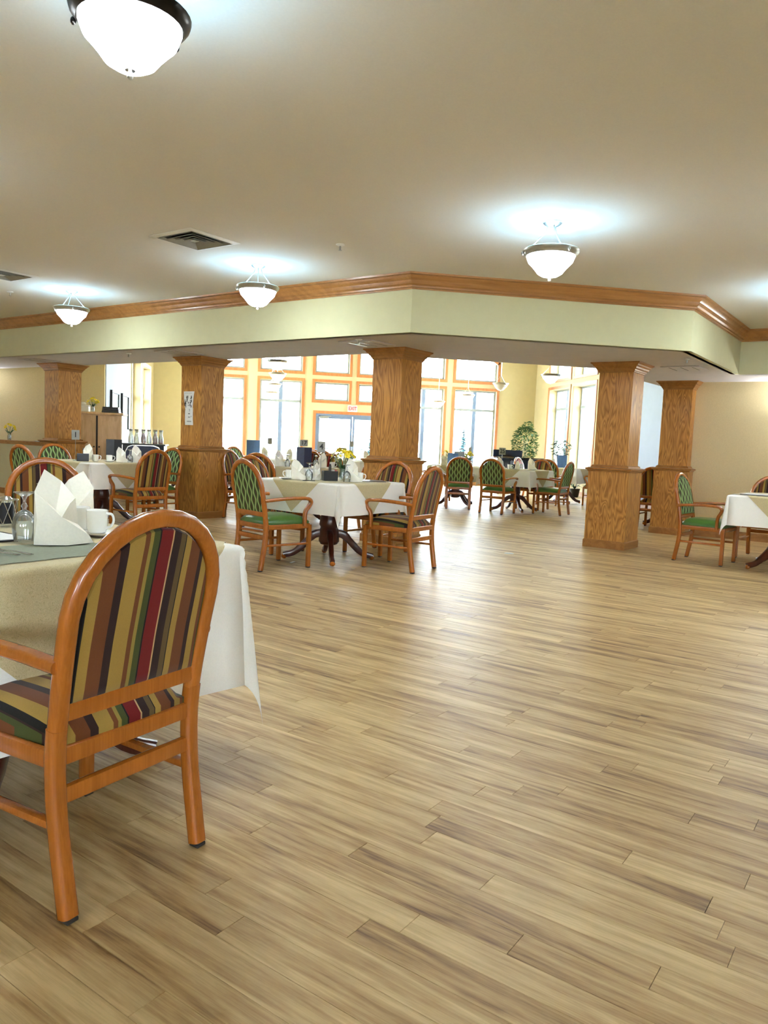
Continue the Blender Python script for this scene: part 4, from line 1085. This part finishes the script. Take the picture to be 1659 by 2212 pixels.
# ------------------------------------------------------------------ signs and pictures on the walls
r = tag(empty('exit_sign', (2.97, 24.42, 2.325)), 'white exit sign with red letters over the doors', 'sign')
b = MB(); b.cbox((0, .03, 0), (.30, .06, .20), .008); b.build('housing', M['white'], r)
b = MB(); b.bx(-.138, .138, -.003, .001, -.088, .088); b.build('face', M['exit_face'], r, 0)
o = obj('letters', text_mesh('EXIT', .155, M['red_print']), r, (0, -.005, 0)); o.rotation_euler = (pi / 2, 0, 0); o.scale = (.82, 1.05, 1)
r = tag(empty('paper_notice', (-1.0455 - .0035, 12.0965 - .0035, 1.42), radians(-45)), 'two taped sheets with a dark picture on the column', 'notice')
def sheet(x0, x1, t0, t1, z0, z1, name):
    b = MB(); vs = []; fs = []; n = 8
    for j in range(n + 1):
        t = j / n
        for (a, d) in ((x0, t0), (x1, t1)):
            vs.append((a + (d - a) * t, -.003 - .010 * sin(t * pi) * .5, z0 + (z1 - z0) * t))
    for j in range(n): fs.append((2 * j, 2 * j + 1, 2 * j + 3, 2 * j + 2))
    L = len(vs); vs += [(x, y + .0015, z) for x, y, z in vs]; fs += [tuple(L + i for i in q)[::-1] for q in fs[:]]
    b.add(vs, fs); return b.build(name, M['paper'], r, 50)
s1 = sheet(-.085, .085, -.122, .120, .25, .51, 'picture_sheet'); s2 = sheet(-.080, .105, -.080, .095, 0, .26, 'note_sheet')
q = random.Random(4); b = MB()
for k in range(34):
    x, z = q.uniform(-.085, .08), q.uniform(.27, .435); w_, h_ = q.uniform(.006, .02), q.uniform(.01, .05)
    if abs(x + .03) < .025 and z < .37: continue
    b.bx(x - w_ / 2, x + w_ / 2, -.0125, -.0115, z - h_ / 2, min(z + h_ / 2, .445))
b.build('dark_print', M['print'], s1, 0); b = MB()
for k in range(12): b.bx(-.09 + k * .015, -.081 + k * .015, -.0095, -.0085, .478 + .004 * (k % 3), .484 + .004 * (k % 2))
b.build('printed_line', M['plate_grey'], s1, 0)
b = MB()
def scrawl(pts, z): b.tube([(x, -.0105, z + y) for x, y in pts], .0018, 5, (0, 1, 0))
scrawl([(.012, .012), (.02, .02), (.028, .012), (.026, -.01), (.012, -.014)], .222)
scrawl([(.0, .0), (.006, .012), (.010, -.004), (.016, .012), (.022, -.004), (.03, .01), (.034, -.004)], .168)
scrawl([(.0, .0), (.008, .014), (.012, -.004), (.022, .012), (.028, -.004), (.04, .012)], .115); scrawl([(.058, .018), (.066, .024), (.068, .014), (.060, .004)], .115)
scrawl([(-.03 + .009 * k, .008 * (-1) ** k) for k in range(12)], .055); b.build('handwriting', M['twig'], s2, 0)
def picture(y0, y1, label):
    r = tag(empty('framed_picture', (XL + .004, (y0 + y1) / 2, 1.28), radians(90)), label, 'picture'); w_ = (y1 - y0)
    b = MB()
    for (x0, x1, z0, z1) in ((-w_ / 2, -w_ / 2 + .06, 0, .90), (w_ / 2 - .06, w_ / 2, 0, .90), (-w_ / 2 + .06, w_ / 2 - .06, 0, .06), (-w_ / 2 + .06, w_ / 2 - .06, .84, .90)): b.bx(x0, x1, -.045, 0, z0, z1)
    b.build('frame', M['print'], r, 0); b = MB(); b.bx(-w_ / 2 + .06, w_ / 2 - .06, -.02, -.01, .06, .84); b.build('print', M['mount'], r, 0)
M['mount'] = plain('pale_blue_print', lin(206, 224, 240), .12, var=.08, nscale=3)
picture(17.55, 18.45, 'dark framed pale picture nearer on the left sunroom wall'); picture(18.87, 19.77, 'dark framed pale picture farther on the left sunroom wall')

# ------------------------------------------------------------------ pine cabinet and what stands on it
r = tag(empty('pine_cabinet', (-3.235, 16.55, 0)), 'pale pine cupboard with two panelled doors by column', 'cabinet')
b = MB(); b.bx(-.49, .49, -.22, .25, 0, 1.60); b.build('carcass', M['pine'], r, 0)
b = MB(); b.cbox((0, .0, 1.625), (1.06, .56, .05), .012); b.build('cornice', M['pine'], r)
for s, nm in ((-1, 'left'), (1, 'right')):
    x0, x1 = (-.475, -.012) if s < 0 else (.030, .475); d = MB()
    for (a, b_, c, e) in ((x0, x0 + .08, .05, 1.58), (x1 - .08, x1, .05, 1.58), (x0 + .08, x1 - .08, .05, .14), (x0 + .08, x1 - .08, 1.48, 1.58)): d.bx(a, b_, -.245, -.22, c, e)
    do = d.build('door', M['pine'], r, 0); p_ = MB(); p_.bx(x0 + .08, x1 - .08, -.232, -.225, .14, 1.48); p_.build('panel', M['pine'], do, 0)
    k = MB(); k.sphere((x1 - .03 if s < 0 else x0 + .03, -.255, .95), .016, 10, 6); k.build('knob', M['bronze'], do)
b = MB(); b.bx(-.012, .030, -.224, -.2195, .05, 1.58); b.build('door_gap', M['black'], r, 0)
r = tag(empty('white_tub', (-3.52, 16.5, 1.65)), 'white plastic tub on the pine cupboard', 'tub'); b = MB(); b.cbox((0, 0, .06), (.22, .20, .12), .015); b.build('tub_body', M['white'], r); b = MB(); b.cbox((0, 0, .128), (.24, .22, .02), .006); b.build('tub_lid', M['paper'], r)
b = MB(); b.sphere((-.02, 0, .16), .07, 12, 6, .6); b.build('cloth_bundle', M['linen'], r)
bouquet(-3.33, 16.42, 1.65, 'yellow flowers in a vase on the pine cupboard', 21, 12, .13, .17, .12)
r = tag(empty('black_tray', (-2.98, 16.5, 1.65)), 'stack of black trays on the pine cupboard', 'tray'); 
for k in range(4): b = MB(); b.cbox((0, 0, .016 + .03 * k), (.34 - .01 * k, .26, .026), .006); b.build('tray', M['black'], r)
# vase and saucer on the half wall
bouquet(-4.70, 15.68, 1.025, 'yellow flowers in a vase on the half wall', 31, 9, .12, .17, .14)
b = MB(); b.lathe([(.001, .0), (.05, .0), (.075, .018), (.07, .02), (.045, .006), (.001, .006)], 16); tag(b.build('china_dish', M['china'], None, 40, (-3.98, 14.95, 1.025)), 'white dish on the half wall beside the column', 'dish')

# ------------------------------------------------------------------ beverage station
r = tag(empty('beverage_counter', (-2.14, 15.35, 0)), 'black beverage counter with glass carafes on top', 'counter')
b = MB(); b.cbox((0, 0, .52), (.76, .50, 1.04), .01); b.build('body', M['black'], r)
b = MB(); b.cbox((0, 0, 1.05), (.82, .56, .03), .006); b.build('counter_top', M['black'], r)
b = MB(); b.cbox((.30, -.26, .80), (.12, .02, .30), .004); b.build('side_panel', M['plate_grey'], r)
LIQ = [(None, 'clear glass carafe at the left end of the counter'), (None, 'clear glass carafe second from left, tilted lid'), ('juice_pink', 'carafe of pink lemonade on the black counter'), (None, 'clear glass carafe between pink and red ones'), ('juice_red', 'carafe of bright red juice on the counter'), ('juice_red', 'half full carafe of dark juice, rightmost')]
for k, (lq, w_) in enumerate(LIQ):
    x = (-2.385, -2.28, -2.155, -2.05, -1.935, -1.83)[k]
    c_ = tag(empty('glass_carafe', (x, 15.20, 1.065)), w_, 'carafe', 'carafes on the black counter')
    b = MB(); b.lathe([(.001, .002), (.044, .0), (.048, .02), (.047, .11), (.030, .17), (.026, .20), (.033, .238), (.030, .238), (.024, .20), (.028, .17), (.044, .11), (.045, .02), (.001, .008)], 18, cap=False); b.build('body', M['carafe'], c_)
    b = MB(); b.lathe([(.034, .238), (.036, .242), (.036, .268), (.030, .272), (.001, .272)], 16); b.build('lid', M['plate_grey'], c_)
    if lq:
        h = (.20, .12)[k == 5]; b = MB(); pr = [(.001, .010), (.042, .010), (.043, .10), (.027, .17), (.024, .20)]; pr = [p for p in pr if p[1] <= h]; b.lathe(pr, 16); b.build('juice', M[lq], c_)
r = tag(empty('padded_chair', (-2.05, 14.45, 0)), 'navy padded rolling chair before the black counter', 'chair')
b = MB(); pts = [(-.30, .55), (-.30, .92), (-.26, 1.0), (-.18, 1.03), (.18, 1.03), (.26, 1.0), (.30, .92), (.30, .55)]
k = len(pts); b.add([(x, -.02, z) for x, z in pts] + [(x, .04, z) for x, z in pts], [tuple(range(k)), tuple(range(k, 2 * k))[::-1]] + [((i + 1) % k, i, k + i, k + (i + 1) % k) for i in range(k)]); b.build('back_pad', M['navy'], r)
b = MB(); b.cbox((0, -.25, .48), (.54, .50, .09), .03); b.build('seat_pad', M['navy'], r)
b = MB(); b.tube([(x * 1.03, .03, z * 1.01) for x, z in pts], .012, 6, (0, 1, 0)); b.build('chrome_edge', M['chrome'], r)
b = MB(); b.tube([(0, -.25, .44), (0, -.25, .10)], .03, 8, (1, 0, 0)); b.tube([(0, -.1, .46), (0, .01, .50), (0, .03, .62)], .018, 6, (1, 0, 0)); b.build('post', M['chrome'], r)
for k in range(5):
    a = 2 * pi * k / 5; b = MB(); b.tube([(0, -.25, .10), (.24 * cos(a), -.25 + .24 * sin(a), .07)], .016, 6, (0, 0, 1)); l = b.build('foot', M['chrome'], r); b = MB(); b.sphere((.25 * cos(a), -.25 + .25 * sin(a), .032), .032, 8, 6); b.build('caster', M['black'], l)

# ------------------------------------------------------------------ piano and plants
r = tag(empty('grand_piano', (7.25, 20.9, 0)), 'black baby grand piano by the cream wall', 'piano')
outline = [(-.74, -.70), (.74, -.70), (.74, -.20), (.72, .05), (.60, .25), (.40, .38), (.22, .55), (.08, .72), (-.15, .84), (-.42, .82), (-.62, .70), (-.74, .50)]
b = MB(); b.prism(outline, .70, 1.00); b.build('case', M['piano'], r, 25)
b = MB(); ln = [(x * 1.0, y) for x, y in outline if y > -.3]; b.prism([(-.74, -.35), (.74, -.35)] + [p for p in outline[2:]], 1.005, 1.025); b.build('lid', M['piano'], r, 25)
b = MB(); b.cbox((-.28, -.20, 1.13), (.86, .04, .20), .01); b.build('music_desk', M['piano'], r); b = MB(); b.cbox((0, -.62, .985), (1.30, .15, .03), .004); b.build('keyboard', M['white'], r)
for (x, y) in ((-.62, -.55), (.62, -.55), (-.2, .60)): b = MB(); b.lathe([(.03, .0), (.04, .05), (.045, .3), (.06, .70)], 10, (x, y, 0)); b.build('leg', M['piano'], r)
def foliage(n, rx, ry, z0, z1, L, seed, core=.25, droop=.5):
    q = random.Random(seed); f = MB()
    for k in range(n):
        t = q.random(); z = z0 + (z1 - z0) * t; w_ = sqrt(max(.05, 1 - (2 * t - 1) ** 2)); a = q.random() * 6.283; rr = (core + (1 - core) * sqrt(q.random())) * w_
        c = Vector((rx * rr * cos(a), ry * rr * sin(a), z)); d = Vector((cos(a + q.uniform(-.8, .8)), sin(a + q.uniform(-.8, .8)), q.uniform(-droop, .4))).normalized()
        s_ = d.cross(Vector((0, 0, 1))).normalized() * L * .28; l = L * q.uniform(.7, 1.3); up = Vector((0, 0, L * .12))
        f.add([c, c + d * l * .45 + s_ + up, c + d * l, c + d * l * .45 - s_ + up, c + d * l * .45 - up * .2], [(0, 1, 4), (1, 2, 4), (2, 3, 4), (3, 0, 4)])
    return f
r = tag(empty('ficus_tree', (8.25, 22.9, 0)), 'leafy green ficus tree in the cream corner', 'plant')
b = MB(); b.lathe([(.15, 0), (.20, .32), (.21, .34), (.18, .34), (.17, .30), (.001, .30)], 16); b.build('pot', M['terracotta'], r)
for (dx, a) in ((0, .1), (.03, -.15), (-.03, .25)): b = MB(); b.tube(spline([(dx, 0, .28), (dx + a * .2, .02, .8), (dx - a * .2, 0, 1.2), (dx + a, .05, 1.7)], 4), .014, 6, (1, 0, 0)); b.build('trunk', M['bark'], r)
o = foliage(900, .40, .36, .85, 1.98, .11, 3).build('foliage', M['leaf'], r, 0); o['kind'] = 'stuff'
o = foliage(120, .14, .14, 1.80, 2.12, .10, 8).build('foliage', M['leaf'], r, 0); o['kind'] = 'stuff'; o.location = (.05, 0, 0)
r = tag(empty('potted_plant', (8.62, 20.9, 0)), 'dark leafy plant on a stand by the right window', 'plant')
b = MB(); b.tube([(0, 0, 0), (0, 0, .86)], .03, 8, (1, 0, 0)); b.lathe([(.16, 0), (.16, .02), (.03, .04)], 14); b.build('stand', M['dark_wood'], r)
b = MB(); b.lathe([(.08, .86), (.115, 1.10), (.12, 1.12), (.09, 1.12), (.001, 1.08)], 14); b.build('pot', M['terracotta'], r)
b = MB(); b.tube([(0, 0, 1.05), (.02, 0, 1.5)], .01, 6, (1, 0, 0)); b.build('trunk', M['bark'], r)
o = foliage(170, .25, .22, 1.10, 1.58, .12, 5).build('foliage', M['leaf_dark'], r, 0); o['kind'] = 'stuff'
r = tag(empty('palm_plant', (8.72, 20.0, 0)), 'low spiky plant in a dark pot below the window', 'plant')
b = MB(); b.lathe([(.11, 0), (.15, .22), (.16, .24), (.13, .24), (.001, .20)], 14); b.build('pot', M['black'], r)
q = random.Random(12)
for k in range(14):
    a = 2 * pi * k / 14 + q.random() * .3; L = q.uniform(.35, .55); d = Vector((cos(a), sin(a), 0)); f = MB(); sd = Vector((-sin(a), cos(a), 0)); vs = []
    for i in range(6):
        t = i / 5; c = d * (L * .75 * t) + Vector((0, 0, .22 + L * (1.1 * t - 1.0 * t * t))); w_ = .024 * (1 - t) ** .6 * (.5 + t); vs += [c - sd * w_, c + sd * w_ + Vector((0, 0, .001))]
    f.add(vs, [(2 * i, 2 * i + 1, 2 * i + 3, 2 * i + 2) for i in range(5)]); f.build('leaf', M['leaf_dark'], r, 0)

# ------------------------------------------------------------------ small litter on the floor
b = MB(); b.cbox((0, 0, .003), (.10, .025, .006), .002); tag(b.build('wrapped_straw', M['paper'], None, 30, (.39, 7.85, 0), radians(65)), 'small white wrapper on the floor below table four', 'litter')
b = MB(); b.cbox((0, 0, .002), (.035, .02, .004), .001); tag(b.build('paper_scrap', M['paper'], None, 30, (.98, 7.50, 0), radians(15)), 'tiny white paper scrap on floor before table four', 'litter')
b = MB(); b.lathe([(.001, .004), (.05, .004), (.06, 0)], 16); tag(b.build('floor_box', M['nickel'], None, 30, (3.05, 8.80, 0)), 'round metal floor outlet on the open floor', 'outlet')

# ------------------------------------------------------------------ outdoors beyond the windows
def bare_tree(x, y, h, seed, label):
    q = random.Random(seed); r = tag(empty('bare_tree', (x, y, -.3)), label, 'tree'); t = MB(); br = MB()
    t.tube(spline([(0, 0, 0), (.1, 0, h * .3), (-.05, .1, h * .6), (.1, 0, h)], 4), .12, 6, (1, 0, 0), [1 - .06 * i for i in range(13)]); t.build('trunk', M['twig'], r)
    for k in range(26):
        z = h * q.uniform(.25, .95); a = q.random() * 6.28; L = q.uniform(.8, 2.2); p0 = Vector((0, 0, z)); p1 = p0 + Vector((cos(a), sin(a), .35)) * L * .5; p2 = p0 + Vector((cos(a + .3), sin(a + .3), .5)) * L
        br.tube([p0, p1, p2], .02, 5, (.1, .1, 1), [1, .7, .3])
        for j in range(3): e_ = p1 + Vector((q.uniform(-.5, .5), q.uniform(-.5, .5), q.uniform(0, .6))); br.tube([p1, e_], .009, 4, (.1, .2, 1))
    br.build('branches', M['twig'], r)
bare_tree(10.2, 30, 5.5, 1, 'bare tree outside the rightmost tall window'); bare_tree(13.5, 22.5, 4.5, 2, 'bare tree outside the right sunroom wall'); bare_tree(14.5, 19.0, 4.5, 4, 'second bare tree outside the right sunroom wall')
def spruce(x, y, h, seed, label):
    q = random.Random(seed); r = tag(empty('spruce_tree', (x, y, -.3)), label, 'tree'); t = MB(); t.tube([(0, 0, 0), (0, 0, h)], .07, 6, (1, 0, 0), [1, .2]); t.build('trunk', M['twig'], r); f = MB()
    for k in range(420):
        z = h * (.08 + .9 * q.random()); rad = (1 - z / h) * h * .30 * q.uniform(.5, 1); a = q.random() * 6.28; c = Vector((0, 0, z)); d = Vector((cos(a), sin(a), -.25)); s_ = Vector((-sin(a), cos(a), 0)) * .10
        f.add([c, c + d * rad * .6 + s_, c + d * rad, c + d * rad * .6 - s_], [(0, 1, 2, 3)])
    o = f.build('needles', M['spruce'], r, 0); o['kind'] = 'stuff'
spruce(9.3, 34, 2.6, 3, 'small blue spruce outside the rightmost window'); spruce(5.9, 40, 2.4, 6, 'far spruce outside the window right of centre'); spruce(-3.4, 44, 5.0, 7, 'blue spruce outside the leftmost tall window')
r = tag(empty('white_house', (-.9, 58, -.3)), 'white house with a teal window grid outside', 'building')
b = MB(); b.bx(-5, 5.0, 0, 5, 0, 5.2); b.build('wall', M['siding'], r, 0)
b = MB(); b.add([(-5.4, -.4, 5.2), (5.4, -.4, 5.2), (5.4, 5.4, 5.2), (-5.4, 5.4, 5.2), (-5.4, 2.5, 7), (5.4, 2.5, 7)], [(0, 1, 5, 4), (2, 3, 4, 5), (1, 2, 5), (3, 0, 4), (3, 2, 1, 0)]); b.build('roof', M['siding'], r, 0)
w_ = MB(); w_.bx(.9, 3.6, -.06, 0, 2.6, 4.6); wo = w_.build('window', M['white'], r, 0)
for i in range(3):
    for j in range(2): b = MB(); b.bx(1.0 + .87 * i, 1.72 + .87 * i, -.09, -.06, 2.72 + .95 * j, 3.5 + .95 * j); b.build('pane', M['teal_glass'], wo, 0)
r = tag(empty('red_fence', (-3.2, 32, -.3)), 'red slatted fence outside the leftmost window', 'fence')
for k in range(22): b = MB(); b.bx(-2.6 + .24 * k, -2.46 + .24 * k, -.02, .02, .15, 1.35); b.build('slat', M['fence_red'], r, 0)
for z in (.4, 1.2): b = MB(); b.bx(-2.7, 2.8, .02, .06, z, z + .08); b.build('rail', M['fence_red'], r, 0)
for k in range(3): b = MB(); b.bx(-2.75 + 2.7 * k, -2.65 + 2.7 * k, .06, .16, 0, 1.5); b.build('post', M['fence_red'], r, 0)
